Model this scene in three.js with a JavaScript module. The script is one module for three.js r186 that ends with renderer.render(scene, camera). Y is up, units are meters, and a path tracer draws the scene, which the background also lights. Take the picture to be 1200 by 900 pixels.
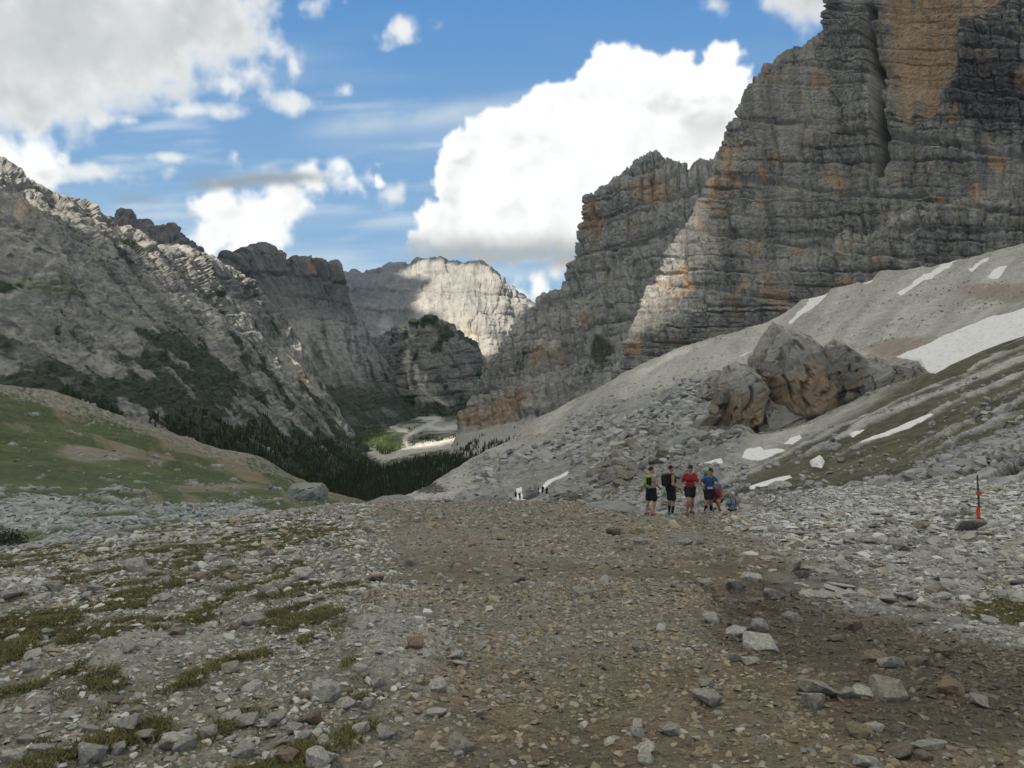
import * as THREE from 'three';
import { ConvexGeometry } from 'three/addons/geometries/ConvexGeometry.js';
import { mergeGeometries } from 'three/addons/utils/BufferGeometryUtils.js';

// ---------------------------------------------------------------- camera, sun, exposure
const scene = new THREE.Scene();
const EYE = 1.65, F = 933;                       // eye height in metres; focal length in units of a 1200 x 900 frame
const camera = new THREE.PerspectiveCamera(2 * Math.atan(450 / F) * 180 / Math.PI, 4 / 3, 0.1, 60000);
camera.position.set(0, EYE, 0);
camera.lookAt(0, EYE, -10);
scene.add(camera);
const SUN = new THREE.Vector3(-0.42, 0.62, 0.66).normalize();   // towards the sun: behind the camera, over the viewer's shoulder
const sun = new THREE.DirectionalLight(new THREE.Color().setRGB(1.0, 0.92, 0.80), 5.0);
sun.position.copy(SUN).multiplyScalar(9000);
sun.castShadow = true; sun.shadow.radius = 2;
Object.assign(sun.shadow.camera, { left: -5000, right: 5000, top: 5000, bottom: -5000, near: 100, far: 20000 });
sun.shadow.mapSize.set(4096, 4096);
scene.add(sun, sun.target);
const renderer = new THREE.WebGLRenderer();
renderer.toneMapping = THREE.LinearToneMapping;
renderer.toneMappingExposure = 1.5;
renderer.shadowMap.enabled = true;
scene.fog = new THREE.FogExp2(new THREE.Color().setRGB(0.62, 0.78, 1.0), 0.000014);

// ---------------------------------------------------------------- small maths
function rngOf(seed) { let s = seed >>> 0; return () => { s = (s + 0x6D2B79F5) >>> 0; let t = Math.imul(s ^ (s >>> 15), 1 | s); t = (t + Math.imul(t ^ (t >>> 7), 61 | t)) ^ t; return ((t ^ (t >>> 14)) >>> 0) / 4294967296; }; }
const PERM = new Uint8Array(512);
{ const r = rngOf(77); const p = [...Array(256).keys()]; for (let i = 255; i > 0; i--) { const j = Math.floor(r() * (i + 1)); [p[i], p[j]] = [p[j], p[i]]; } for (let i = 0; i < 512; i++) PERM[i] = p[i & 255]; }
const GX = new Float32Array(256), GY = new Float32Array(256), GZ = new Float32Array(256);
{ const r = rngOf(5); for (let i = 0; i < 256; i++) { let x, y, z, l; do { x = r() * 2 - 1; y = r() * 2 - 1; z = r() * 2 - 1; l = x * x + y * y + z * z; } while (l > 1 || l < 0.05); l = 1.4 / Math.sqrt(l); GX[i] = x * l; GY[i] = y * l; GZ[i] = z * l; } }
function noise(x, y, z) {
  const xf = Math.floor(x), yf = Math.floor(y), zf = Math.floor(z);
  const X = xf & 255, Y = yf & 255, Z = zf & 255; x -= xf; y -= yf; z -= zf;
  const u = x * x * x * (x * (x * 6 - 15) + 10), v = y * y * y * (y * (y * 6 - 15) + 10), w = z * z * z * (z * (z * 6 - 15) + 10);
  const A = PERM[X] + Y, B = PERM[X + 1] + Y;
  const aa = PERM[A] + Z, ab = PERM[A + 1] + Z, ba = PERM[B] + Z, bb = PERM[B + 1] + Z;
  let i;
  i = PERM[aa]; const n000 = GX[i] * x + GY[i] * y + GZ[i] * z;
  i = PERM[ba]; const n100 = GX[i] * (x - 1) + GY[i] * y + GZ[i] * z;
  i = PERM[ab]; const n010 = GX[i] * x + GY[i] * (y - 1) + GZ[i] * z;
  i = PERM[bb]; const n110 = GX[i] * (x - 1) + GY[i] * (y - 1) + GZ[i] * z;
  i = PERM[aa + 1]; const n001 = GX[i] * x + GY[i] * y + GZ[i] * (z - 1);
  i = PERM[ba + 1]; const n101 = GX[i] * (x - 1) + GY[i] * y + GZ[i] * (z - 1);
  i = PERM[ab + 1]; const n011 = GX[i] * x + GY[i] * (y - 1) + GZ[i] * (z - 1);
  i = PERM[bb + 1]; const n111 = GX[i] * (x - 1) + GY[i] * (y - 1) + GZ[i] * (z - 1);
  const a = n000 + u * (n100 - n000), b = n010 + u * (n110 - n010), c = n001 + u * (n101 - n001), d = n011 + u * (n111 - n011);
  const e = a + v * (b - a), f = c + v * (d - c);
  return e + w * (f - e);                          // about -1 .. 1
}
function fbm(x, y, z, oct = 4, gain = 0.5) { let s = 0, a = 1, t = 0; for (let i = 0; i < oct; i++) { s += a * noise(x, y, z); t += a; a *= gain; x = x * 2.03 + 11.7; y = y * 2.03 + 3.1; z = z * 2.03 + 7.9; } return s / t * 1.4; }
function ridged(x, y, z, oct = 4) { let s = 0, a = 1, t = 0; for (let i = 0; i < oct; i++) { s += a * (1 - 2 * Math.abs(noise(x, y, z))); t += a; a *= 0.5; x = x * 2.07 + 5.3; y = y * 2.07 + 1.7; z = z * 2.07 + 9.2; } return s / t; }
const clamp = (x, a = 0, b = 1) => x < a ? a : x > b ? b : x;
const sstep = (a, b, x) => { const t = clamp((x - a) / (b - a)); return t * t * (3 - 2 * t); };
const lerp = (a, b, t) => a + (b - a) * t;
const mixc = (a, b, t) => [a[0] + (b[0] - a[0]) * t, a[1] + (b[1] - a[1]) * t, a[2] + (b[2] - a[2]) * t];
const mulc = (a, k) => [a[0] * k, a[1] * k, a[2] * k];
const hash1 = (n) => { let t = Math.imul((n | 0) ^ 0x9E3779B9, 0x85EBCA6B); t ^= t >>> 13; t = Math.imul(t, 0xC2B2AE35); t ^= t >>> 16; return (t >>> 0) / 4294967296; };
const hash2 = (a, b) => hash1(Math.imul(a | 0, 73856093) ^ Math.imul(b | 0, 19349663));
const at = (px, py, d) => new THREE.Vector3((px - 600) / F * d, EYE + (450 - py) / F * d, -d);   // where the line of sight through a point of the photograph meets the distance d

// ---------------------------------------------------------------- sky: blue air with cumulus, a grey sheet and thin streaks
{
  const W = 4096, H = 2048, data = new Float32Array(W * H * 4);
  const cumulus = [ // [x, y, radius] of the puffs in the part of the sky that the photograph shows
    [0, 195, 46], [40, 190, 40], [66, 180, 18], [20, 222, 40],
    [255, 255, 38], [300, 262, 46], [330, 232, 36], [290, 290, 50], [365, 215, 28], [395, 205, 20], [430, 203, 16], [243, 285, 30], [412, 212, 14], [436, 192, 8],
    [520, 270, 42], [560, 215, 56], [545, 185, 34], [600, 190, 66], [660, 160, 76], [700, 130, 62], [730, 100, 54], [700, 95, 34], [745, 75, 32], [790, 100, 44], [830, 105, 34], [852, 74, 26], [866, 92, 22], [848, 110, 30], [872, 118, 20], [800, 150, 60], [850, 140, 36], [700, 200, 80], [620, 250, 70], [560, 265, 50], [770, 180, 60], [490, 283, 22], [680, 260, 70], [740, 240, 60],
    [655, 318, 20], [690, 325, 22], [600, 345, 18], [630, 342, 20], [400, 325, 14], [425, 322, 12],
  ];
  const sheet = [[-60, 40, 150], [60, 40, 130], [160, 30, 110], [240, 20, 84], [40, 100, 74], [285, 20, 44], [110, 90, 60], [930, -8, 44], [900, 0, 26], [965, -6, 40], [-150, 120, 90], [305, 2, 24], [150, 78, 40], [215, 70, 36], [70, 130, 44], [0, 130, 40]];
  const wisps = [[472, 32, 26, 19], [466, 38, 22, 14], [458, 228, 22, 16], [385, 205, 40, 14], [290, 85, 26, 22], [318, 50, 22, 26], [270, 100, 16, 10], [150, 143, 20, 9], [408, 104, 10, 9], [120, 140, 16, 12], [230, 130, 60, 9], [335, 118, 34, 14], [365, 6, 24, 14], [835, 6, 22, 12], [110, 203, 74, 11], [25, 205, 40, 14], [200, 185, 30, 6], [345, 75, 12, 26], [275, 183, 8, 12], [360, 200, 16, 9]];
  const field = (list, x, y) => { let m = -99; for (const c of list) { const dx = x - c[0], dy = y - c[1], q = c[2] - Math.sqrt(dx * dx + dy * dy); if (q > m) m = q; } return m; };   // how far inside the puffs
  for (let j = H / 2; j < H; j++) {
    const el = (j + 0.5 - H / 2) / (H / 2) * Math.PI / 2, ce = Math.cos(el), se = Math.sin(el), eld = el * 57.2958;
    for (let i = 0; i < W; i++) {
      const th = ((i + 0.5) / W - 0.5) * 2 * Math.PI, dx = ce * Math.cos(th), dz = ce * Math.sin(th), dy = se;
      const front = -dz > 0.35, px = front ? 600 + F * dx / -dz : 1e5, py = front ? 450 - F * dy / -dz : -1e5;
      // air
      let t = Math.pow(clamp(eld / 32), 0.7);
      let r = lerp(0.46, 0.060, t), g = lerp(0.67, 0.238, t), b = lerp(0.82, 0.575, t);
      const q = 1 / (dy + 0.16);                     // coordinates on a cloud layer overhead
      const lx = dx * q, lz = dz * q;
      const put = (a, v, w) => { a = clamp(a); r += (v[0] - r) * a; g += (v[1] - g) * a; b += (v[2] - b) * a; };
      const inView = front ? sstep(1380, 1250, px) * sstep(-180, -50, px) * sstep(-150, -40, py) : 0;
      // thin veils everywhere
      const veil = fbm(lx * 0.9, 3.3, lz * 2.6, 5);
      put(sstep(0.05, 0.75, veil) * 0.5 * (1 - 0.5 * inView), [0.66, 0.74, 0.80]);
      if (eld < 14) put(sstep(0.0, 0.5, fbm(dx * 3, dy * 40, dz * 3, 4) + 0.15) * sstep(14, 6, eld) * 0.55, [0.62, 0.74, 0.82]);
      // clouds over the rest of the sky, of the same kinds as those in view
      if (inView < 1) {
        const k = fbm(lx * 0.55 + 4, 8.1, lz * 0.55, 6) + 0.02;
        const den = sstep(0.0, 0.22, k) * (1 - inView);
        const grey = sstep(0.1, 0.55, k);
        put(den, mixc([0.86, 0.87, 0.86], [0.40, 0.42, 0.43], grey));
      }
      if (front && px > -400 && px < 1600 && py > -300) {
        const n1 = fbm(dx * 26, dy * 26, dz * 26, 5, 0.55), n2 = fbm(dx * 9 + 7, dy * 9, dz * 9, 5);
        const n3 = fbm(px * 0.014, py * 0.014, 2.2, 5, 0.6);
        // pale streak and grey bands
        const st = Math.exp(-Math.pow((py - (158 - (px - 330) * 0.125)) / 13, 2)) * sstep(320, 430, px) * sstep(690, 600, px);
        put(st * (0.6 + 0.5 * n3) * 0.85, [0.66, 0.75, 0.80]);
        put(sstep(0.1, 0.8, fbm(px * 0.006, (py + px * 0.06) * 0.045, 5.5, 5) + 0.16) * sstep(80, 150, py) * 0.55, [0.70, 0.79, 0.84]);
        for (const [a, c, rx, ry] of wisps) {
          const e = 1 - Math.hypot((px - a + 14 * n3) / rx / 1.3, (py - c + 6 * n2) / ry / 1.3) + n1 * 1.1;
          put(sstep(0.05, 1.15, e) * 0.9, [0.88, 0.90, 0.90]);
        }
        // grey sheet
        const s = field(sheet, px + 22 * n3, py) + n1 * 34 + n2 * 26 + 6;
        if (s > 0) put(sstep(0, 46, s) * 0.97, mixc([0.90, 0.91, 0.90], [0.55, 0.575, 0.58], clamp(sstep(10, 85, s) * 0.62 + n2 * 0.45 + 0.10 + 0.25 * n1)));
        // cumulus
        const billow = 0.5 - Math.abs(noise(dx * 34, dy * 34, dz * 34)) * 0.9 + 0.45 * (0.5 - Math.abs(noise(dx * 80, dy * 80, dz * 80)) * 1.1) + 0.25 * (0.5 - Math.abs(noise(dx * 170, dy * 170, dz * 170)));
        const w1 = fbm(dx * 13 + 3, dy * 13, dz * 13, 3, 0.5), w2 = fbm(dx * 13, dy * 13 + 9, dz * 13 + 4, 3, 0.5);
        const c = field(cumulus, px + 20 * w1, py + 20 * w2) + billow * 15 + n1 * 4 - 7;
        if (c > 0) {
          const b0 = fbm(dx * 24, dy * 24, dz * 24, 4, 0.55), b1 = fbm(dx * 24 - 0.32, dy * 24 + 0.42, dz * 24, 4, 0.55);   // billows turn their lit side to the sun
          let v = 1.05 + 0.17 * clamp(b0 - b1, -1, 0.5) * sstep(0, 24, c);
          const base = 296 + 8 * n3;                                   // the flat grey base of the great cumulus
          if (px > 440) v = lerp(v, 0.50, sstep(base - 34, base + 4, py + n3 * 22) * sstep(330, 305, py));
          const gx = Math.exp(-Math.pow((px - 825) / 55, 2) - Math.pow((py - 150 + n3 * 20) / 26, 2));
          v = lerp(v, 0.72, clamp(gx * (0.6 + n3)));
          v -= 0.22 * sstep(0.25, 0.7, fbm(px * 0.012, py * 0.02, 9.9, 4)) * sstep(3, 26, c) * (px > 440 ? 1 : 1.3);
          put(sstep(0, px > 440 && py < 280 ? 9 : 20, c), [v * 0.985, v, v * 0.995]);
        }
        const dk = Math.exp(-Math.pow((py - 211 + (px - 300) * 0.05 + n3 * 8) / 8, 2)) * sstep(205, 250, px + n3 * 30) * sstep(400, 350, px + n3 * 30) + 0.5 * Math.exp(-Math.pow((py - 233 + n3 * 8) / 5, 2)) * sstep(120, 150, px) * sstep(200, 170, px);
        put(dk * 0.9, [0.33, 0.38, 0.42]);
        const under = Math.exp(-Math.pow((py - 298 + n3 * 10) / 9, 2)) * sstep(455, 500, px) * sstep(760, 690, px);
        put(under * 0.6, [0.42, 0.49, 0.53]);
      }
      const o = (j * W + i) * 4; data[o] = r * 0.69; data[o + 1] = g * 0.69; data[o + 2] = b * 0.69; data[o + 3] = 1;
    }
  }
  for (let j = 0; j < H / 2; j++) for (let i = 0; i < W; i++) { const o = (j * W + i) * 4; data[o] = 0.09; data[o + 1] = 0.092; data[o + 2] = 0.088; data[o + 3] = 1; }
  const sky = new THREE.DataTexture(data, W, H, THREE.RGBAFormat, THREE.FloatType);
  sky.mapping = THREE.EquirectangularReflectionMapping; sky.magFilter = THREE.LinearFilter; sky.needsUpdate = true;
  scene.background = sky; scene.environment = sky; 
}

// ---------------------------------------------------------------- helpers for building
const used = new Map();
function numbered(name) { const n = used.get(name) ?? 0; used.set(name, n + 1); return n ? `${name}_${String(n).padStart(3, '0')}` : name; }
function put(o, name, label, category, group, kind) {
  o.name = numbered(name); o.castShadow = o.receiveShadow = true;
  o.traverse((c) => { c.castShadow = c.receiveShadow = true; });
  if (label) o.userData.label = label;
  if (category) o.userData.category = category;
  if (group) o.userData.group = group;
  if (kind) o.userData.kind = kind;
  scene.add(o); return o;
}
function part(name, geometry, material, parent, label) { const m = new THREE.Mesh(geometry, material); m.name = name; m.castShadow = m.receiveShadow = true; if (label) m.userData.label = label; parent.add(m); return m; }
// monotone cubic through (xs, ys)
function pchip(xs, ys) {
  const n = xs.length, h = [], dl = [], m = new Array(n).fill(0);
  for (let i = 0; i < n - 1; i++) { h[i] = xs[i + 1] - xs[i] || 1e-6; dl[i] = (ys[i + 1] - ys[i]) / h[i]; }
  if (n === 2) { m[0] = m[1] = dl[0]; } else {
    for (let i = 1; i < n - 1; i++) if (dl[i - 1] * dl[i] > 0) { const w1 = 2 * h[i] + h[i - 1], w2 = h[i] + 2 * h[i - 1]; m[i] = (w1 + w2) / (w1 / dl[i - 1] + w2 / dl[i]); }
    m[0] = dl[0]; m[n - 1] = dl[n - 2];
  }
  return (x) => {
    let i = 0; while (i < n - 2 && x > xs[i + 1]) i++;
    const t = clamp((x - xs[i]) / h[i]), t2 = t * t, t3 = t2 * t;
    return (2 * t3 - 3 * t2 + 1) * ys[i] + (t3 - 2 * t2 + t) * h[i] * m[i] + (-2 * t3 + 3 * t2) * ys[i + 1] + (t3 - t2) * h[i] * m[i + 1];
  };
}
function gridIndex(nu, nv, keep) {
  const idx = []; for (let j = 0; j < nv - 1; j++) for (let i = 0; i < nu - 1; i++) {
    const a = j * nu + i, b = a + 1, c = a + nu, d = c + 1;
    if (keep && !keep(a, b, c, d)) continue;
    if ((i + j) & 1) idx.push(a, b, d, a, d, c); else idx.push(a, b, c, b, d, c);
  } return idx;
}
function gridNormals(pos, nu, nv) {
  const N = new Float32Array(pos.length);
  for (let j = 0; j < nv; j++) for (let i = 0; i < nu; i++) {
    const l = (j * nu + Math.max(0, i - 1)) * 3, r = (j * nu + Math.min(nu - 1, i + 1)) * 3, d = (Math.max(0, j - 1) * nu + i) * 3, u = (Math.min(nv - 1, j + 1) * nu + i) * 3;
    const ax = pos[r] - pos[l], ay = pos[r + 1] - pos[l + 1], az = pos[r + 2] - pos[l + 2], bx = pos[u] - pos[d], by = pos[u + 1] - pos[d + 1], bz = pos[u + 2] - pos[d + 2];
    let x = ay * bz - az * by, y = az * bx - ax * bz, z = ax * by - ay * bx; const q = Math.hypot(x, y, z) || 1, o = (j * nu + i) * 3;
    N[o] = x / q; N[o + 1] = y / q; N[o + 2] = z / q;
  } return N;
}
// A rock face or slope lofted through contour lines; each line runs across it and is given by points [x, y, distance].
function loft(rows, nu, nv, disp, color, smoothN = 0) {
  const rv = rows.map((r) => { const xs = [0]; for (let i = 1; i < r.length; i++) xs.push(xs[i - 1] + Math.max(Math.abs(r[i][0] - r[i - 1][0]), 6)); for (let i = 0, t = xs[xs.length - 1]; i < xs.length; i++) xs[i] /= t; return { x: pchip(xs, r.map((p) => p[0])), y: pchip(xs, r.map((p) => p[1])), d: pchip(xs, r.map((p) => Math.log(p[2]))) }; });
  const vs = [0]; for (let k = 1; k < rows.length; k++) { let s = 0; for (let i = 0; i <= 10; i++) { const u = i / 10; s += Math.hypot((rv[k].x(u) - rv[k - 1].x(u)) * 0.6, rv[k].y(u) - rv[k - 1].y(u), Math.min(30, 60 * Math.abs(rv[k].d(u) - rv[k - 1].d(u)))); } vs.push(vs[k - 1] + Math.max(s / 11, 4)); }
  for (let k = 0; k < vs.length; k++) vs[k] /= vs[vs.length - 1] || 1;
  { const last = vs[vs.length - 1]; for (let k = 0; k < vs.length; k++) vs[k] /= last; }
  const n = nu * nv, pos = new Float32Array(n * 3), PX = new Float32Array(n), PY = new Float32Array(n), D = new Float32Array(n);
  for (let i = 0; i < nu; i++) {
    const u = i / (nu - 1), fx = pchip(vs, rv.map((r) => r.x(u))), fy = pchip(vs, rv.map((r) => r.y(u))), fd = pchip(vs, rv.map((r) => r.d(u)));
    for (let j = 0; j < nv; j++) { const v = j / (nv - 1), k = j * nu + i, x = fx(v), y = fy(v), d = Math.exp(fd(v)); PX[k] = x; PY[k] = y; D[k] = d; pos[k * 3] = (x - 600) / F * d; pos[k * 3 + 1] = EYE + (450 - y) / F * d; pos[k * 3 + 2] = -d; }
  }
  const base = pos.slice(), N = gridNormals(pos, nu, nv);
  const L = { nu, nv, PX, PY, D, base, N, pos };
  for (let k = 0; k < n; k++) { const o = k * 3, q = disp(base[o], base[o + 1], base[o + 2], PX[k], PY[k], N[o], N[o + 1], N[o + 2]); if (typeof q === 'number') { pos[o] += N[o] * q; pos[o + 1] += N[o + 1] * q; pos[o + 2] += N[o + 2] * q; } else { pos[o] += q[0]; pos[o + 1] += q[1]; pos[o + 2] += q[2]; } }
  const N2 = gridNormals(pos, nu, nv), C = new Float32Array(n * 3);
  for (let k = 0; k < n; k++) { const o = k * 3, c = color(base[o], base[o + 1], base[o + 2], PX[k], PY[k], N2[o], N2[o + 1], N2[o + 2]); C[o] = c[0]; C[o + 1] = c[1]; C[o + 2] = c[2]; }
  L.N2 = N2;
  const g = new THREE.BufferGeometry();
  g.setAttribute('position', new THREE.BufferAttribute(pos, 3));
  if (smoothN) g.setAttribute('normal', new THREE.BufferAttribute(N2, 3));
  g.setAttribute('color', new THREE.BufferAttribute(C, 3));
  g.setIndex(gridIndex(nu, nv));
  L.geometry = g; return L;
}
const MAT = {
  rock: new THREE.MeshStandardMaterial({ vertexColors: true, roughness: 0.95, side: THREE.DoubleSide }),
  face: new THREE.MeshStandardMaterial({ vertexColors: true, roughness: 0.95, side: THREE.DoubleSide, flatShading: true }),
  snow: new THREE.MeshStandardMaterial({ vertexColors: true, roughness: 0.8, side: THREE.DoubleSide }),
};
function terrain(name, L, label, category) { L.mesh = put(new THREE.Mesh(L.geometry, L.geometry.attributes.normal ? MAT.rock : MAT.face), name, label, null, null, 'structure'); return L; }
// bedding: each bed and each block in it stands in or out by its own amount
function bedded(h, y, Tb, Th, seed, jag = 0.12) {
  let t = y / Tb + jag * noise(h / (Tb * 6), y / (Tb * 5), seed); const ri = Math.floor(t), ft = t - ri;
  const w = Th * (0.5 + 1.2 * hash2(ri, seed)); const s = h / w + hash2(ri, seed + 9) * 13 + 0.2 * noise(h / Th, y / Tb, seed + 3.3), ci = Math.floor(s), fs = s - ci;
  const val = 0.30 * hash2(ri, seed + 1) + 0.70 * hash2(ri * 131 + ci, seed + 2) - 0.5;
  const joint = Math.max(sstep(0.10, 0, Math.min(ft, 1 - ft)), 0.6 * sstep(0.06, 0, Math.min(fs, 1 - fs)));
  return val - 0.55 * joint + 0.25 * (ft - 0.5);
}
const inPoly = (poly, x, y) => { let c = false; for (let i = 0, j = poly.length - 1; i < poly.length; j = i++) { const [xi, yi] = poly[i], [xj, yj] = poly[j]; if ((yi > y) !== (yj > y) && x < (xj - xi) * (y - yi) / (yj - yi) + xi) c = !c; } return c; };
function polyDist(poly, x, y, closed = true) { // > 0 inside
  let m = 1e9; for (let i = 0; i < poly.length - (closed ? 0 : 1); i++) { const [ax, ay] = poly[i], [bx, by] = poly[(i + 1) % poly.length], vx = bx - ax, vy = by - ay, t = clamp(((x - ax) * vx + (y - ay) * vy) / (vx * vx + vy * vy + 1e-9)); const d = Math.hypot(x - ax - vx * t, y - ay - vy * t); if (d < m) m = d; }
  return closed ? (inPoly(poly, x, y) ? m : -m) : m;
}
const blob = (x, y, cx, cy, rx, ry) => Math.exp(-(((x - cx) / rx) ** 2) - ((y - cy) / ry) ** 2);

// ---------------------------------------------------------------- the great wall beside the pass
const greyA = [0.170, 0.170, 0.163], greyB = [0.270, 0.262, 0.245], greyC = [0.085, 0.088, 0.090], ochre = [0.335, 0.245, 0.160], rust = [0.26, 0.172, 0.112], paleR = [0.40, 0.375, 0.335];
const wallRows = [
  [[736, 462, 1180], [722, 462, 912], [800, 432, 822], [880, 408, 758], [960, 372, 702], [1130, 330, 622], [1250, 300, 590], [1450, 262, 540]],
  [[738, 438, 1170], [724, 438, 910], [800, 406, 832], [880, 384, 766], [960, 344, 708], [1130, 298, 628], [1250, 268, 596], [1450, 226, 546]],
  [[747, 402, 1170], [733, 402, 918], [800, 372, 846], [880, 338, 784], [960, 300, 728], [1050, 270, 690], [1130, 240, 648], [1250, 188, 612], [1450, 118, 565]],
  [[751, 394, 1180], [737, 394, 928], [803, 364, 862], [882, 330, 804], [962, 292, 750], [1052, 262, 708], [1132, 231, 668], [1250, 178, 632], [1450, 108, 585]],
  [[774, 342, 1190], [760, 342, 940], [815, 315, 890], [890, 288, 835], [970, 255, 775], [1055, 222, 728], [1134, 195, 686], [1250, 145, 648], [1450, 75, 600]],
  [[797, 296, 1200], [783, 296, 960], [832, 275, 905], [905, 250, 848], [1000, 215, 778], [1065, 190, 738], [1135, 160, 698], [1250, 115, 656], [1450, 45, 608]],
  [[814, 268, 1200], [800, 268, 990], [842, 250, 930], [915, 225, 868], [1005, 190, 795], [1065, 165, 752], [1135, 135, 710], [1250, 90, 668], [1450, 18, 618]],
  [[842, 212, 1250], [828, 212, 1005], [870, 192, 944], [930, 172, 884], [1020, 140, 810], [1075, 120, 765], [1135, 98, 722], [1250, 52, 680], [1450, -22, 630]],
  [[864, 160, 1280], [850, 160, 1030], [890, 150, 968], [945, 138, 905], [1025, 110, 832], [1080, 85, 780], [1135, 62, 735], [1250, 20, 692], [1450, -60, 640]],
  [[882, 118, 1300], [868, 118, 1050], [905, 112, 985], [955, 104, 915], [1028, 84, 846], [1082, 60, 792], [1135, 36, 745], [1250, -8, 700], [1450, -92, 648]],
  [[900, 84, 1320], [886, 84, 1070], [925, 78, 1000], [965, 74, 925], [1030, 55, 858], [1085, 32, 802], [1135, 8, 755], [1250, -34, 708], [1450, -120, 655]],
  [[938, 58, 1340], [924, 58, 1085], [945, 52, 1020], [975, 44, 945], [1032, 28, 872], [1088, 4, 812], [1135, -20, 765], [1250, -62, 718], [1450, -150, 662]],
  [[976, 38, 1350], [962, 38, 1095], [970, 32, 1040], [985, 22, 965], [1034, 4, 884], [1090, -20, 824], [1135, -46, 776], [1250, -90, 726], [1450, -178, 670]],
  [[981, 4, 1370], [967, 4, 1105], [977, -4, 1045], [992, -14, 985], [1040, -34, 900], [1092, -56, 838], [1135, -80, 790], [1250, -125, 738], [1450, -212, 682]],
  [[987, -46, 1390], [973, -46, 1120], [985, -52, 1060], [1005, -62, 1000], [1048, -82, 925], [1096, -102, 860], [1138, -125, 812], [1250, -172, 758], [1450, -258, 700]],
  [[1004, -118, 1430], [990, -118, 1160], [1005, -124, 1110], [1025, -134, 1060], [1065, -150, 1000], [1108, -165, 930], [1150, -190, 880], [1255, -240, 830], [1455, -325, 770]],
  [[1034, -112, 1600], [1020, -112, 1500], [1045, -115, 1450], [1070, -122, 1400], [1100, -135, 1350], [1140, -150, 1300], [1180, -165, 1250], [1270, -200, 1200], [1470, -260, 1100]],
];
const gully = [[1018, 10], [1016, 30], [1022, 60], [1028, 95], [1030, 130], [1034, 160], [1030, 200]];
const ochreZone = [[1035, -40], [1032, 20], [1040, 50], [1046, 90], [1052, 135], [1066, 150], [1076, 120], [1085, 135], [1095, 125], [1110, 95], [1125, 60], [1130, 30], [1150, 15], [1180, 0], [1200, -60], [1100, -120]];
const bedW = (y, z) => (y - EYE) * 850 / -z;                    // the beds fan out: they rise towards the far end of the wall
const wallH = (x, z) => 1000 * x / -z;                          // distance along the wall
const wall = terrain('mountain', loft(wallRows, 640, 540,
  (x, y, z, px, py) => {
    const h = wallH(x, z), yt = bedW(y, z);
    const flute = ridged(h / 80, y / 220, 4.4, 3) * 5.5 + ridged(h / 22, y / 50, 1.4, 3) * 2.2;
    const beds = 9 * bedded(h, yt + 0.12 * h, 64, 120, 7) + 6 * bedded(h, yt, 40, 60, 3) + (0.35 + 1.1 * sstep(-0.35, 0.35, fbm(h / 70, yt / 50, 5.5, 3))) * (7 * bedded(h, yt, 15, 24, 11) + 3.4 * bedded(h, yt, 5.4, 10, 23)) + 3 * bedded(yt, h, 46, 70, 31, 0.7) + 1.0 * bedded(yt, h, 13, 26, 37, 0.7);
    const rough = fbm(x / 60, y / 60, z / 60, 3) * 5 + fbm(x / 5, y / 5, z / 5, 3) * 2.0;
    const oz = sstep(-9, 9, polyDist(ochreZone, px, py) + 14 * fbm(x / 45, y / 45, z / 45, 4) + 9 * fbm(h / 14, y / 80, 3.1, 4));
    const gd = polyDist(gully, px + 5 * noise(h / 18, y / 18, 3), py, false), gl = gd < 40 ? -34 * Math.exp(-((gd / 3.6) ** 2)) - 7 * sstep(14, 0, gd) * (px < 1030 ? 0.4 : 1) : 0;
    const basal = sstep(-14, 8, py - lerp(400, 236, clamp((px - 737) / 395))) ; // the undercut cliff below the diagonal ledge
    return (beds * (1 - 0.65 * oz) + flute * (0.6 + 0.5 * basal) + rough) * 0.85 + gl - oz * 9;
  },
  (x, y, z, px, py, nx, ny, nz) => {
    const h = wallH(x, z), yt = bedW(y, z);
    const n1 = fbm(x / 45, y / 45, z / 45, 4), n2 = fbm(h / 14, y / 80, 3.1, 4), n3 = fbm(x / 3.5, y / 3.5, z / 3.5, 2), band = hash1(Math.floor(yt / 9 + 0.8 * noise(h / 60, y / 40, 1)));
    let c = mixc(greyA, greyB, clamp(0.35 + 0.5 * n1 + 0.35 * (band - 0.5) + 0.25 * n3));
    c = mixc(c, greyC, clamp(sstep(0.05, 0.55, n2) * 0.5));
    const oz = sstep(-9, 9, polyDist(ochreZone, px, py) + 14 * n1 + 9 * n2);
    const spots = 0.9 * blob(px, py, 765, 365, 26, 40) + 0.8 * blob(px, py, 900, 352, 50, 22) + 0.9 * blob(px, py, 795, 330, 26, 26) + 0.6 * blob(px, py, 860, 190, 20, 70) + 0.8 * blob(px, py, 1165, 205, 14, 30) + 0.5 * blob(px, py, 955, 335, 60, 16) + 0.5 * blob(px, py, 925, 215, 16, 24) + 0.6 * blob(px, py, 1170, 90, 30, 26) + 0.5 * blob(px, py, 830, 250, 26, 30) + 0.4 * blob(px, py, 960, 70, 60, 12) + 0.5 * blob(px, py, 1030, 250, 12, 20) + 0.45 * blob(px, py, 1180, 280, 22, 10);
    const scatter = sstep(0.12, 0.50, fbm(h / 30, yt / 26, 8.8, 4) - 0.08 + spots * 0.42);
    const om = clamp(Math.max(oz * (0.7 + 0.3 * sstep(-0.5, 0.1, n2)), scatter * 0.9) * sstep(0.7, 0.2, n2));
    c = mixc(c, mixc(ochre, rust, clamp(0.45 + 0.9 * n3 + 0.6 * n1)), om);
    // black water streaks down the steep walls, and one large darker patch
    const st = ridged(h / 22, y / 300, 6.6, 3) + 0.3 * fbm(h / 9, y / 60, 2.2, 3);
    const dark = Math.max(sstep(0.45, 0.8, st) * 0.38, 0.8 * sstep(0.25, 0.75, blob(px, py, 1160, 95, 55, 80) + 0.35 * n2 - om * 0.25));
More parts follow.
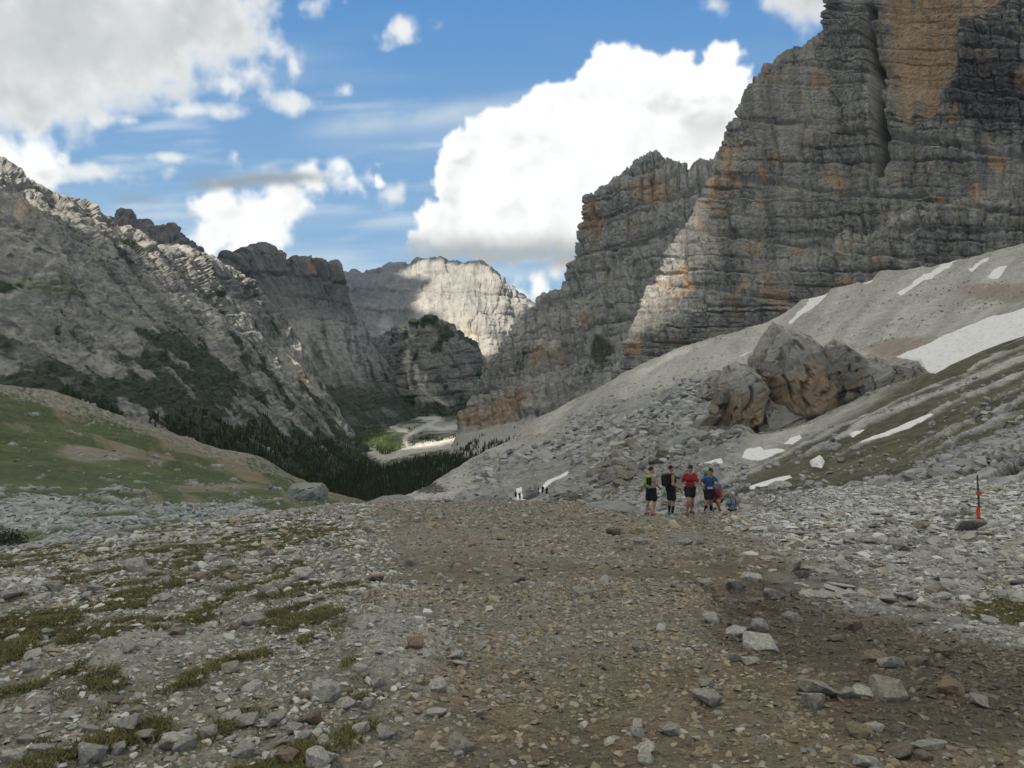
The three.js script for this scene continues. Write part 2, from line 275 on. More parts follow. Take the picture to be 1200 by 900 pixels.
    c = mixc(c, [0.055, 0.058, 0.062], clamp(dark * (1 - 0.5 * oz)));
    // rubble lying on the ledges
    const ledge = sstep(10, 2, Math.abs(py - lerp(397, 234, clamp((px - 740) / 395)) + 5 * n1));
    c = mixc(c, [0.28, 0.27, 0.25], ledge * 0.6 * sstep(-0.35, 0.25, n3 + 0.5 * n1));
    c = mixc(c, paleR, 0.7 * clamp(blob(px, py, 745, 350, 50, 90) + 0.7 * blob(px, py, 775, 270, 26, 30)) * sstep(-0.3, 0.5, n1 + 0.3 * n3));
    return mulc(c, 1 + 0.34 * n3);
  }), 'sheer layered grey and ochre rock wall rising beside the pass');


// ---------------------------------------------------------------- the stepped peak behind the wall
const peakRows = [
  [[535, 548, 2700], [520, 548, 1880], [590, 542, 1640], [640, 527, 1560], [700, 505, 1500], [800, 460, 1550], [920, 440, 1450]],
  [[546, 506, 2750], [536, 506, 2180], [562, 497, 2080], [600, 485, 1980], [660, 468, 1860], [720, 450, 1760], [800, 425, 1650], [920, 400, 1550]],
  [[559, 470, 2800], [549, 470, 2240], [575, 462, 2180], [610, 448, 2080], [660, 436, 1980], [720, 420, 1880], [800, 398, 1760], [920, 372, 1660]],
  [[580, 428, 2850], [570, 428, 2300], [592, 424, 2260], [630, 412, 2180], [680, 398, 2090], [740, 378, 1990], [800, 360, 1890], [920, 330, 1780]],
  [[604, 393, 2880], [594, 393, 2380], [618, 390, 2330], [655, 376, 2260], [700, 355, 2180], [745, 335, 2090], [800, 312, 2000], [920, 282, 1880]],
  [[640, 352, 2900], [630, 352, 2470], [648, 348, 2430], [680, 340, 2350], [712, 322, 2270], [750, 302, 2190], [800, 280, 2100], [920, 248, 1980]],
  [[671, 336, 2920], [661, 336, 2520], [674, 330, 2470], [694, 318, 2400], [720, 300, 2330], [752, 284, 2250], [800, 262, 2160], [920, 230, 2030]],
  [[678, 310, 2940], [668, 310, 2540], [680, 302, 2490], [700, 290, 2430], [724, 276, 2360], [756, 262, 2290], [805, 240, 2200], [920, 210, 2070]],
  [[689, 276, 2960], [679, 276, 2555], [692, 270, 2510], [710, 260, 2450], [732, 250, 2390], [762, 240, 2330], [808, 228, 2250], [920, 195, 2110]],
  [[694, 242, 2980], [684, 242, 2570], [698, 238, 2530], [715, 232, 2470], [736, 226, 2420], [766, 220, 2370], [805, 216, 2310], [920, 178, 2160]],
  [[696, 232, 3000], [686, 232, 2590], [702, 226, 2560], [712, 219, 2540], [726, 205, 2520], [742, 194, 2500], [756, 186, 2490], [767, 180, 2480], [776, 184, 2480], [786, 186, 2490], [798, 193, 2500], [806, 206, 2520], [818, 196, 2640], [845, 176, 2700], [920, 140, 2700]],
  [[722, 246, 3300], [712, 246, 3250], [760, 230, 3200], [800, 230, 3200], [920, 190, 3200]],
];
const apronY = (px, py) => py + (px - 560) * 0.16;             // the scree apron at the foot of the peak
const dipE = (x, y, z) => 2300 * ((y - EYE) - x * 0.26) / -z;
const peak = terrain('mountain', loft(peakRows, 330, 330,
  (x, y, z, px, py) => { const h = 2300 * x / -z, t = dipE(x, y, z); const ap = sstep(508, 492, apronY(px, py)); return (ap * 0.93 + 0.07) * (24 * bedded(h, t, 105, 160, 41) + 14 * bedded(h, t, 36, 46, 43) + 7 * bedded(h, t, 14, 18, 47) + 11 * bedded(t, h, 34, 120, 49, 0.3) + fbm(x / 160, y / 160, z / 160, 4) * 22 + ridged(h / 60, y / 260, 5, 3) * 10 + fbm(x / 16, y / 16, z / 16, 2) * 4); },
  (x, y, z, px, py, nx, ny) => {
    const h = 2300 * x / -z, t = dipE(x, y, z), n1 = fbm(x / 130, y / 130, z / 130, 4), n2 = fbm(h / 35, y / 220, 3, 4), n3 = fbm(x / 11, y / 11, z / 11, 2), band = hash1(Math.floor(t / 26 + 0.9 * noise(h / 160, y / 100, 1)));
    let c = mixc([0.19, 0.19, 0.185], [0.31, 0.305, 0.29], clamp(0.4 + 0.5 * n1 + 0.45 * (band - 0.5) + 0.2 * n3));
    const spots = blob(px, py, 770, 225, 45, 22) * 0.8 + blob(px, py, 692, 255, 14, 34) * 0.9 + blob(px, py, 680, 320, 30, 14) * 0.4 + blob(px, py, 740, 265, 30, 14) * 0.6 + blob(px, py, 560, 490, 40, 22) * 0.8 + blob(px, py, 640, 420, 30, 14) * 0.8 + blob(px, py, 690, 375, 30, 12) * 0.6 + blob(px, py, 600, 470, 40, 16) * 0.6;
    c = mixc(c, mixc([0.27, 0.19, 0.13], rust, clamp(0.4 + n3)), clamp(sstep(0.2, 0.6, 0.5 * n1 + 0.4 * n2 + spots * 0.7)) * 0.8);
    c = mixc(c, greyC, sstep(0.1, 0.6, n2) * 0.55);
    c = mixc(c, [0.36, 0.35, 0.32], sstep(0.35, 0.75, blob(px, py, 640, 400, 55, 30) * 0.6 + blob(px, py, 560, 475, 30, 30) * 0.5 + 0.4 * n1 + 0.3 * (band - 0.5)) * 0.6);
    c = mixc(c, [0.035, 0.05, 0.025], sstep(0.30, 0.5, fbm(x / 55, y / 55, z / 55, 4) - 0.1 + 0.6 * blob(px, py, 600, 430, 30, 14) + 0.6 * blob(px, py, 700, 440, 30, 14)) * sstep(-0.2, 0.2, n3 + 0.4 * n2) * sstep(330, 400, py) * 0.9);
    c = mixc(c, [0.30, 0.295, 0.28], sstep(494, 506, apronY(px, py) + 5 * n3));
    c = mixc(c, [0.03, 0.042, 0.02], 0.9 * sstep(0.35, 0.6, blob(px, py, 706, 418, 22, 30) + 0.5 * n1));
    return mulc(c, 1 + 0.30 * n3);
  }), 'stepped grey and brown peak standing behind the rock wall');


// ---------------------------------------------------------------- head of the valley: far massif, its dark knoll, the ridges over the far bank
const farRows = [
  [[330, 540, 4000], [450, 520, 3900], [500, 510, 3850], [560, 505, 3850], [620, 500, 3900], [720, 490, 4000]],
  [[340, 490, 4200], [420, 480, 4150], [470, 474, 4150], [510, 470, 4150], [560, 466, 4150], [620, 455, 4200], [720, 445, 4300]],
  [[350, 440, 4450], [420, 430, 4400], [470, 425, 4350], [510, 420, 4350], [550, 415, 4350], [600, 415, 4400], [720, 410, 4500]],
  [[355, 400, 4700], [410, 392, 4700], [450, 388, 4650], [490, 375, 4600], [525, 370, 4560], [560, 380, 4500], [600, 392, 4600], [720, 390, 4700]],
  [[360, 370, 4950], [400, 360, 4950], [450, 352, 4900], [490, 346, 4850], [530, 346, 4750], [570, 356, 4680], [605, 375, 4750], [720, 400, 4900]],
  [[360, 352, 5150], [390, 340, 5150], [420, 332, 5120], [460, 325, 5050], [500, 324, 4950], [545, 322, 4850], [576, 330, 4800], [606, 356, 4850], [720, 420, 5000]],
  [[362, 348, 5300], [384, 338, 5300], [397, 329, 5300], [407, 322, 5290], [415, 319, 5290], [421, 326, 5290], [436, 322, 5280], [452, 314, 5260], [468, 310, 5250], [476, 312, 5230], [488, 308, 5200], [505, 307, 5120], [530, 309, 5050], [556, 307, 4980], [566, 309, 4950], [576, 317, 4940], [586, 328, 4940], [600, 341, 4950], [616, 354, 4980], [650, 380, 5050], [720, 430, 5150]],
  [[370, 400, 5900], [420, 380, 5900], [480, 365, 5900], [560, 360, 5800], [620, 390, 5700], [720, 460, 5700]],
];
const far = terrain('mountain', loft(farRows, 330, 240,
  (x, y, z) => 26 * bedded(x, y + 0.05 * x, 130, 260, 61) + 10 * bedded(x, y, 40, 80, 63) + ridged(x / 130, y / 700, z / 400, 4) * 40 + fbm(x / 60, y / 60, z / 60, 4) * 16,
  (x, y, z, px, py, nx, ny) => {
    const n1 = fbm(x / 240, y / 240, z / 240, 4), n2 = fbm(x / 60, y / 420, 7, 4), n3 = fbm(x / 25, y / 25, z / 25, 2), band = hash1(Math.floor(y / 55 + noise(x / 300, 1, y / 200)));
    let c = mixc(greyA, [0.33, 0.31, 0.275], clamp(0.45 + 0.45 * n1 + 0.3 * (band - 0.5) + 0.18));
    c = mixc(c, greyC, sstep(0.15, 0.6, n2) * 0.5);
    c = mixc(c, [0.36, 0.27, 0.18], sstep(0.35, 0.7, 0.5 * n1 + blob(px, py, 555, 400, 30, 40) * 0.5 + blob(px, py, 480, 385, 30, 20) * 0.5) * 0.6);
    const chute = Math.max(sstep(7, 2, polyDist([[556, 400], [552, 425], [549, 452], [547, 470]], px, py, false)), 0.8 * sstep(14, 3, polyDist([[450, 380], [462, 410], [470, 440], [468, 465]], px, py, false) + 5 * n3), 0.6 * sstep(9, 3, polyDist([[498, 368], [482, 390], [478, 440]], px, py, false) + 4 * n3));
    c = mixc(c, [0.46, 0.43, 0.38], chute * 0.85);
    c = mixc(c, [0.025, 0.037, 0.02], sstep(0.1, 0.4, fbm(x / 90, y / 90, z / 90, 4) + sstep(445, 478, py) * 0.7 - 0.15) * sstep(425, 465, py));
    return mulc(c, 1 + 0.2 * n3);
  }), 'broad pale massif closing the head of the valley');
const knollRows = [
  [[405, 525, 3900], [455, 508, 3520], [520, 502, 3450], [560, 500, 3500], [590, 500, 3700]],
  [[405, 490, 4120], [448, 478, 3700], [510, 472, 3540], [545, 466, 3560], [585, 470, 3750]],
  [[408, 455, 4320], [454, 440, 3830], [510, 432, 3620], [545, 430, 3620], [580, 445, 3800]],
  [[414, 424, 4480], [462, 410, 3950], [512, 398, 3690], [548, 404, 3690], [572, 428, 3850]],
  [[420, 402, 4640], [446, 394, 4380], [470, 386, 4050], [488, 378, 3860], [504, 373, 3790], [518, 376, 3790], [534, 386, 3780], [552, 402, 3780], [562, 410, 3800], [568, 430, 3880]],
  [[462, 440, 4150], [500, 420, 4200], [540, 425, 4200], [566, 450, 4150]],
];
terrain('hill', loft(knollRows, 150, 120,
  (x, y, z) => 18 * bedded(x - z, y - 0.15 * x, 60, 90, 71) + 9 * bedded(x - z, y, 22, 36, 73) + fbm(x / 90, y / 90, z / 90, 4) * 24 + ridged(x / 60, y / 300, z / 100, 4) * 18,
  (x, y, z, px, py, nx, ny) => {
    const n1 = fbm(x / 120, y / 120, z / 120, 4), n3 = fbm(x / 22, y / 22, z / 22, 2), band = hash1(Math.floor(y / 30 + noise(x / 200, 1, 3)));
    let c = mixc([0.13, 0.13, 0.125], [0.27, 0.26, 0.24], clamp(0.45 + 0.5 * n1 + 0.6 * (band - 0.5)));
    c = mixc(c, [0.03, 0.042, 0.022], sstep(0.05, 0.35, fbm(x / 70, y / 110, z / 70, 4) + 0.5 * sstep(400, 385, py - (px - 505) * 0.35) + 0.6 * sstep(450, 480, py) - 0.15) * 0.92);
    const chute = Math.max(sstep(4, 1, polyDist([[489, 430], [492, 450], [503, 463], [520, 472]], px, py, false)), sstep(3.5, 1, polyDist([[480, 382], [482, 405], [478, 430], [482, 455]], px, py, false) + 1.5 * n3), sstep(3, 1, polyDist([[500, 440], [497, 455], [502, 462]], px, py, false)));
    return mulc(mixc(c, [0.42, 0.40, 0.36], chute * 0.8), 1 + 0.2 * n3);
  }), 'dark wooded knoll with banded cliffs under the pale massif');

const sideRows = [
  [[150, 560, 2500], [260, 545, 2500], [330, 535, 2550], [390, 525, 2650], [430, 515, 2850], [470, 503, 3200], [505, 495, 3600]],
  [[160, 490, 2700], [260, 490, 2750], [330, 490, 2800], [390, 490, 2900], [430, 488, 3050], [466, 480, 3400], [500, 478, 3800]],
  [[170, 420, 2950], [260, 420, 3000], [330, 425, 3050], [380, 435, 3150], [420, 445, 3300], [455, 456, 3600], [490, 468, 4000]],
  [[180, 370, 3150], [260, 365, 3200], [320, 370, 3250], [365, 378, 3350], [405, 392, 3500], [440, 420, 3750], [475, 455, 4050]],
  [[190, 345, 3300], [262, 338, 3350], [300, 335, 3400], [350, 342, 3450], [388, 350, 3550], [418, 378, 3700], [458, 440, 4050]],
  [[195, 330, 3400], [255, 320, 3460], [270, 313, 3480], [279, 304, 3500], [288, 298, 3510], [300, 296, 3520], [310, 295, 3530], [322, 301, 3540], [330, 308, 3550], [340, 313, 3560], [352, 311, 3580], [366, 313, 3600], [374, 308, 3610], [384, 313, 3620], [391, 320, 3640], [396, 330, 3660], [402, 345, 3720], [420, 380, 3850], [445, 430, 4100]],
  [[195, 380, 4000], [270, 360, 4000], [330, 350, 4050], [380, 360, 4100], [410, 400, 4150], [450, 450, 4300]],
];
terrain('mountain', loft(sideRows, 260, 230,
  (x, y, z, px, py) => { const h = x * 0.6 - z * 0.8, up = sstep(365, 325, py); return (12 + 26 * up) * bedded(h, y, 90, 120, 81) + 8 * bedded(h, y - 0.3 * x, 30, 60, 83) + ridged(h / 70, y / 600, 4, 4) * (14 + 26 * up) + ridged(h / 24, y / 200, 9, 3) * (8 + 12 * up) + fbm(x / 60, y / 60, z / 60, 4) * 14; },
  (x, y, z, px, py, nx, ny) => {
    const h = x * 0.6 - z * 0.8, n1 = fbm(x / 200, y / 200, z / 200, 4), n2 = fbm(h / 45, y / 300, 7, 4), n3 = fbm(x / 22, y / 22, z / 22, 2);
    let c = mixc(greyC, [0.20, 0.195, 0.185], clamp(0.5 + 0.5 * n1 + 0.3 * n2));
    c = mixc(c, [0.27, 0.18, 0.13], sstep(0.3, 0.6, 0.5 * n2 + blob(px, py, 362, 322, 14, 14) * 0.7 + blob(px, py, 330, 440, 30, 20) * 0.3 + blob(px, py, 395, 460, 20, 10) * 0.5) * 0.7);
    c = mixc(c, [0.030, 0.042, 0.022], sstep(0.0, 0.35, fbm(x / 110, y / 160, z / 110, 5) - 0.25 + sstep(380, 500, py) * 0.75) * sstep(345, 400, py) * 0.9);
    c = mixc(c, [0.34, 0.33, 0.30], sstep(0.25, 0.5, ridged(h / 90 - y / 160, y / 600, 3, 3) + 0.2 * n3 - 0.12) * sstep(360, 385, py) * sstep(470, 420, py) * 0.6);
    return mulc(c, 1 + 0.2 * n3);
  }), 'dark battlemented ridge falling to the valley floor');
const crestRows = [
  [[70, 330, 3000], [130, 320, 3000], [190, 330, 3000], [250, 340, 3000]],
  [[80, 290, 3250], [130, 278, 3250], [190, 290, 3250], [245, 315, 3250]],
  [[95, 276, 3400], [118, 268, 3400], [126, 259, 3400], [136, 256, 3400], [143, 253, 3400], [150, 252, 3400], [157, 259, 3400], [164, 263, 3400], [172, 264, 3400], [180, 273, 3400], [190, 269, 3400], [201, 269, 3400], [212, 275, 3400], [220, 287, 3400], [232, 297, 3400], [245, 310, 3400]],
  [[90, 320, 3700], [150, 300, 3700], [245, 340, 3700]],
];
terrain('mountain', loft(crestRows, 150, 70,
  (x, y, z) => 22 * bedded(x, y, 50, 45, 91) + ridged(x / 42, y / 260, 4, 4) * 30 + fbm(x / 25, y / 25, z / 25, 3) * 14,
  (x, y, z) => mulc(mixc(greyC, [0.16, 0.15, 0.15], clamp(0.5 + fbm(x / 60, y / 60, z / 60, 3))), 1)), 'small dark jagged crest showing behind the long sunlit ridge');


// ---------------------------------------------------------------- the long ridge across the valley
const ridgeRows = [
  [[-330, 560, 650], [-150, 545, 700], [0, 525, 800], [120, 545, 880], [250, 580, 960], [380, 612, 1080], [480, 605, 1500]],
  [[-330, 450, 850], [-150, 435, 880], [0, 440, 950], [120, 470, 1030], [230, 510, 1150], [330, 548, 1320], [400, 575, 1550], [480, 580, 1900]],
  [[-330, 360, 1000], [-150, 352, 1020], [0, 360, 1080], [110, 395, 1200], [210, 440, 1380], [300, 485, 1620], [380, 535, 1850], [480, 562, 2050]],
  [[-330, 300, 1100], [-150, 300, 1130], [0, 305, 1190], [60, 312, 1260], [120, 345, 1380], [200, 385, 1560], [280, 430, 1800], [350, 490, 2000], [420, 540, 2120], [480, 558, 2200]],
  [[-330, 240, 1200], [-150, 245, 1230], [0, 262, 1300], [60, 264, 1380], [110, 290, 1500], [180, 330, 1700], [250, 370, 1920], [310, 420, 2100], [360, 475, 2200], [420, 532, 2250], [482, 556, 2300]],
  [[-330, 120, 1350], [-150, 150, 1400], [0, 225, 1480], [40, 245, 1540], [90, 260, 1640], [150, 290, 1800], [230, 325, 2050], [290, 365, 2250], [335, 420, 2330], [380, 480, 2380], [430, 530, 2400], [484, 555, 2450]],
  [[-330, 60, 1450], [-150, 120, 1520], [-60, 175, 1580], [-20, 196, 1610], [0, 203, 1630], [8, 210, 1640], [22, 221, 1650], [36, 228, 1660], [47, 231, 1670], [54, 238, 1690], [66, 241, 1710], [78, 239, 1730], [88, 243, 1750], [98, 249, 1770], [108, 258, 1800], [122, 268, 1840], [140, 276, 1900], [158, 284, 1950], [180, 288, 2010], [205, 293, 2080], [228, 302, 2140], [246, 312, 2200], [262, 318, 2250], [285, 331, 2320], [302, 350, 2360], [318, 366, 2400], [334, 386, 2430], [352, 412, 2460], [370, 444, 2480], [392, 482, 2500], [430, 528, 2520], [488, 556, 2560]],
  [[-330, 120, 2000], [-60, 220, 2100], [60, 280, 2200], [180, 330, 2500], [300, 400, 2700], [400, 500, 2750], [488, 565, 2750]],
];
const ridge = terrain('mountain', loft(ridgeRows, 480, 360,
  (x, y, z, px, py) => { const h = x * 0.55 - z * 0.83, up = sstep(60, 10, py - (205 + (px) * 0.42)); return (5 + 12 * up) * bedded(h, y - 0.1 * h, 50, 60, 101) + (3.5 + 5 * up) * bedded(h, y, 17, 26, 103) + ridged(h / 95 + y / 170, y / 520, 4, 4) * (17 + 14 * up) + fbm(x / 150, y / 150, z / 150, 4) * 18 + fbm(x / 13, y / 13, z / 13, 3) * 5.5; },
  (x, y, z, px, py, nx, ny) => {
    const h = x * 0.55 - z * 0.83, n1 = fbm(x / 140, y / 140, z / 140, 4), n2 = fbm(h / 30, y / 240, 7, 4), n3 = fbm(x / 10, y / 10, z / 10, 3), top = 205 + px * 0.42;
    let c = mixc([0.085, 0.086, 0.082], [0.20, 0.195, 0.18], clamp(0.40 + 0.5 * n1 + 0.6 * n2 + 0.3 * n3));
    c = mixc(c, [0.34, 0.32, 0.285], sstep(0.0, 0.35, fbm(x / 95, y / 60, z / 95, 4) + 0.25 * n3) * 0.5);          // patches of pale dolomite
    c = mixc(c, [0.40, 0.26, 0.15], sstep(0.3, 0.6, blob(px, py, 22, 250, 8, 12) + blob(px, py, 350, 445, 12, 16) * 0.7 + 0.3 * n2) * 0.8);
    c = mixc(c, [0.36, 0.335, 0.30], 0.75 * sstep(0.3, 0.7, blob(px, py, 335, 430, 26, 26) + blob(px, py, 365, 460, 12, 14) + 0.4 * n3));
    // scree chutes
    c = mixc(c, [0.30, 0.295, 0.28], sstep(0.35, 0.7, ridged(h / 120 + y / 260, y / 900, 5, 3) + 0.3 * n3) * 0.45);
    c = mixc(c, [0.34, 0.32, 0.30], sstep(5, 1, polyDist([[75, 300], [40, 330], [10, 355], [-20, 370]], px, py, false) + 2.5 * n3) * 0.7);
    // turf and dwarf pine
    const g = fbm(x / 55, y / 80, z / 55, 5);
    c = mixc(c, [0.055, 0.075, 0.028], sstep(0.15, 0.4, g + 0.7 * blob(px, py, 55, 340, 50, 12) + 0.5 * blob(px, py, 15, 285, 20, 10) - 0.12) * sstep(-0.3, 0.2, n3) * 0.8);
    const p = fbm(x / 70 + 9, y / 90, z / 70, 5) + 0.25 * n3;
    const low = sstep(350, 490, py - (px * 0.14)) * 0.5 + 0.5 * blob(px, py, 190, 405, 60, 26) + 0.5 * blob(px, py, 230, 440, 60, 20) + 0.4 * sstep(500, 540, py) + 0.5 * blob(px, py, 150, 470, 80, 16);
    c = mixc(c, [0.022, 0.033, 0.017], sstep(0.26, 0.40, p * 0.95 + low - 0.04 + 0.2 * n2) * 0.93);
    return mulc(c, 1 + 0.36 * n3);
  }), 'long grey ridge with a pale crest and dark dwarf pine lower down');


// ---------------------------------------------------------------- valley floor with the gravel bed of the stream
const riverLines = [[[396, 505], [404, 511], [418, 520], [436, 530], [450, 537], [462, 534], [480, 527], [500, 524], [516, 521], [532, 518], [548, 509]], [[441, 476], [460, 482], [480, 486], [500, 490], [514, 491]], [[514, 491], [505, 497], [492, 503], [482, 508], [474, 514], [478, 524]], [[476, 505], [460, 500], [452, 496]], [[500, 500], [520, 503], [540, 498]], [[548, 567], [558, 574]]];
const floorRows = [
  [[250, 625, 820], [430, 615, 820], [520, 612, 820], [640, 615, 820]],
  [[300, 596, 1150], [440, 588, 1150], [520, 580, 1150], [630, 570, 1150]],
  [[350, 572, 1500], [450, 562, 1500], [520, 556, 1500], [610, 545, 1500]],
  [[380, 545, 2000], [450, 541, 2000], [500, 536, 2000], [600, 522, 2000]],
  [[385, 516, 2650], [450, 514, 2650], [500, 511, 2650], [590, 500, 2650]],
  [[385, 496, 3300], [450, 493, 3350], [510, 490, 3400], [590, 482, 3500]],
  [[385, 480, 3900], [450, 478, 3950], [510, 476, 4000], [590, 470, 4100]],
];
const floor = terrain('valley_floor', loft(floorRows, 240, 200,
  (x, y, z) => [0, fbm(x / 60, 3, z / 60, 3) * 3, 0],
  (x, y, z, px, py) => {
    const n1 = fbm(x / 90, 1, z / 90, 4), n3 = fbm(x / 14, 2, z / 14, 3); let d = 1e9; riverLines.forEach((l, i) => { d = Math.min(d, polyDist(l, px, py, false) * (i === 0 ? 1 : i === 5 ? 1.6 : 1.1) - (i === 0 ? 1.0 + 3 * sstep(430, 520, px) : 0)); });
    let c = mixc([0.032, 0.048, 0.020], [0.060, 0.085, 0.028], clamp(0.5 + n1 + 0.4 * n3));
    c = mixc(c, [0.30, 0.29, 0.26], sstep(0.25, 0.5, n1 + 0.7 * blob(px, py, 520, 500, 40, 10)) * 0.8 * sstep(525, 510, py));
    c = mixc(c, [0.55, 0.53, 0.48], sstep(3.4, 1.4, d + 2.6 * n3 + 2.2 * n1) * (0.75 + 0.25 * sstep(-0.3, 0.3, n3)));
    c = mixc(c, [0.40, 0.385, 0.35], 0.7 * sstep(9, 4, d + 5 * n1 + 4 * n3) * sstep(-0.1, 0.3, fbm(x / 22, 6, z / 60, 3)));
    return mulc(c, 1 + 0.15 * n3);
  }), 'valley floor with pale gravel bars between dark woods');

// ---------------------------------------------------------------- grassy shoulder across the dip
const shoulderRows = [
  [[-330, 760, 50], [-150, 735, 50], [0, 690, 52], [130, 650, 58], [260, 622, 70], [340, 606, 85], [440, 602, 120]],
  [[-330, 680, 80], [-150, 660, 80], [0, 636, 82], [130, 616, 92], [260, 600, 105], [340, 592, 130], [440, 597, 170]],
  [[-330, 600, 130], [-150, 592, 130], [0, 580, 132], [130, 582, 140], [260, 582, 160], [340, 584, 185], [440, 594, 220]],
  [[-330, 510, 200], [-150, 515, 200], [0, 530, 205], [130, 545, 215], [250, 562, 225], [340, 577, 240], [444, 593, 270]],
  [[-330, 440, 290], [-150, 458, 285], [0, 488, 280], [100, 510, 280], [200, 535, 282], [290, 556, 285], [350, 572, 290], [446, 594, 310]],
  [[-330, 390, 370], [-150, 416, 365], [0, 453, 355], [30, 457, 352], [60, 462, 350], [92, 470, 348], [120, 480, 346], [160, 495, 342], [200, 508, 340], [230, 519, 338], [258, 529, 336], [280, 534, 335], [300, 540, 335], [322, 550, 334], [342, 560, 334], [362, 568, 334], [390, 580, 336], [415, 588, 340], [448, 600, 345]],
  [[-330, 440, 560], [0, 510, 540], [130, 540, 520], [260, 575, 500], [340, 595, 490], [450, 625, 480]],
];
const shoulder = terrain('hillside', loft(shoulderRows, 420, 300,
  (x, y, z, px, py) => {
    const rocky = shoulderRock(x, z, px, py);
    const s = clamp(-z / 230, 0.2, 1); return s * (fbm(x / 30, y / 30, z / 30, 4) * 2.2 + ridged(x / 60, y / 60, z / 30, 2) * 1.2 + rocky * (1.1 * (ridged(x / 7, y / 5, z / 7, 4)) + 0.4));
  },
  (x, y, z, px, py, nx, ny) => {
    const n1 = fbm(x / 22, y / 22, z / 22, 4), n3 = fbm(x / 1.6, y / 1.6, z / 1.6, 3), rocky = shoulderRock(x, z, px, py);
    const top = 453 + Math.max(0, px) * 0.3;
    let c = mixc([0.034, 0.050, 0.012], [0.066, 0.080, 0.022], clamp(0.5 + 0.7 * n1 + 0.5 * n3));
    const band = fbm((px + 1.9 * py) * 0.008, (py - 0.46 * px) * 0.055, 1.3, 4);             // bare earth in bands along the contour
    c = mixc(c, [0.150, 0.122, 0.076], clamp(sstep(0.22, 0.46, band + 0.18 * n1 + 0.5 * sstep(55, 8, py - top) - 0.18) * 0.95));
    c = mixc(c, [0.185, 0.160, 0.115], sstep(0.4, 0.7, blob(px, py, 110, 535, 70, 12) + 0.7 * blob(px, py, 250, 575, 90, 9) + 0.3 * n1));
    c = mixc(c, [0.20, 0.188, 0.16], sstep(0.5, 0.85, sstep(22, 3, py - top) * 0.7 + 0.5 * n3));
    c = mixc(c, mixc([0.21, 0.215, 0.21], [0.33, 0.335, 0.325], clamp(0.5 + n3)), rocky);
    return mulc(c, 1 + 0.38 * n3 + 0.12 * n1);
  }), 'grassy shoulder with bare brown bands beyond the rocky dip');
function shoulderRock(x, z, px, py) { return sstep(0.02, 0.22, fbm(x / 9, 5, z / 9, 5) + 0.45 * sstep(560, 610, py + (px - 60) * -0.02) - 0.34 + 0.25 * blob(px, py, 20, 600, 80, 40) - 0.3 * sstep(300, 360, px)); }


// ---------------------------------------------------------------- slope under the wall: turf steps, scree and talus
const slopeRows = [
  [[380, 680, 60], [520, 655, 54], [640, 640, 50], [750, 636, 46], [850, 630, 40], [1000, 622, 32], [1200, 640, 24], [1450, 660, 20]],
  [[420, 606, 130], [520, 598, 112], [640, 596, 92], [750, 598, 70], [850, 594, 56], [1000, 584, 44], [1200, 566, 35], [1450, 545, 30]],
  [[440, 596, 190], [520, 590, 165], [620, 586, 150], [700, 580, 120], [800, 566, 90], [900, 552, 76], [1000, 536, 68], [1200, 495, 58], [1450, 440, 48]],
  [[446, 592, 280], [520, 578, 235], [600, 568, 205], [700, 548, 175], [800, 532, 142], [900, 520, 122], [1000, 500, 108], [1100, 468, 100], [1200, 440, 92], [1450, 365, 78]],
  [[452, 594, 380], [522, 570, 300], [600, 548, 270], [700, 520, 240], [800, 506, 205], [900, 502, 182], [1000, 468, 168], [1100, 432, 158], [1200, 396, 145], [1450, 315, 120]],
  [[462, 594, 520], [532, 561, 400], [600, 530, 370], [700, 488, 340], [800, 462, 305], [900, 436, 272], [1000, 408, 250], [1100, 388, 232], [1200, 356, 212], [1450, 272, 175]],
  [[480, 592, 720], [545, 553, 520], [620, 508, 510], [720, 454, 495], [800, 422, 465], [900, 388, 425], [1000, 356, 385], [1100, 330, 352], [1200, 304, 322], [1450, 222, 275]],
  [[510, 590, 1050], [560, 545, 660], [640, 497, 730], [722, 447, 905], [800, 412, 822], [880, 392, 758], [960, 350, 702], [1130, 306, 622], [1250, 275, 590], [1450, 230, 540]],
  [[530, 600, 1250], [580, 556, 980], [660, 496, 950], [735, 447, 960], [810, 412, 880], [890, 390, 810], [970, 350, 750], [1140, 305, 670], [1260, 272, 640], [1455, 226, 590]],
];
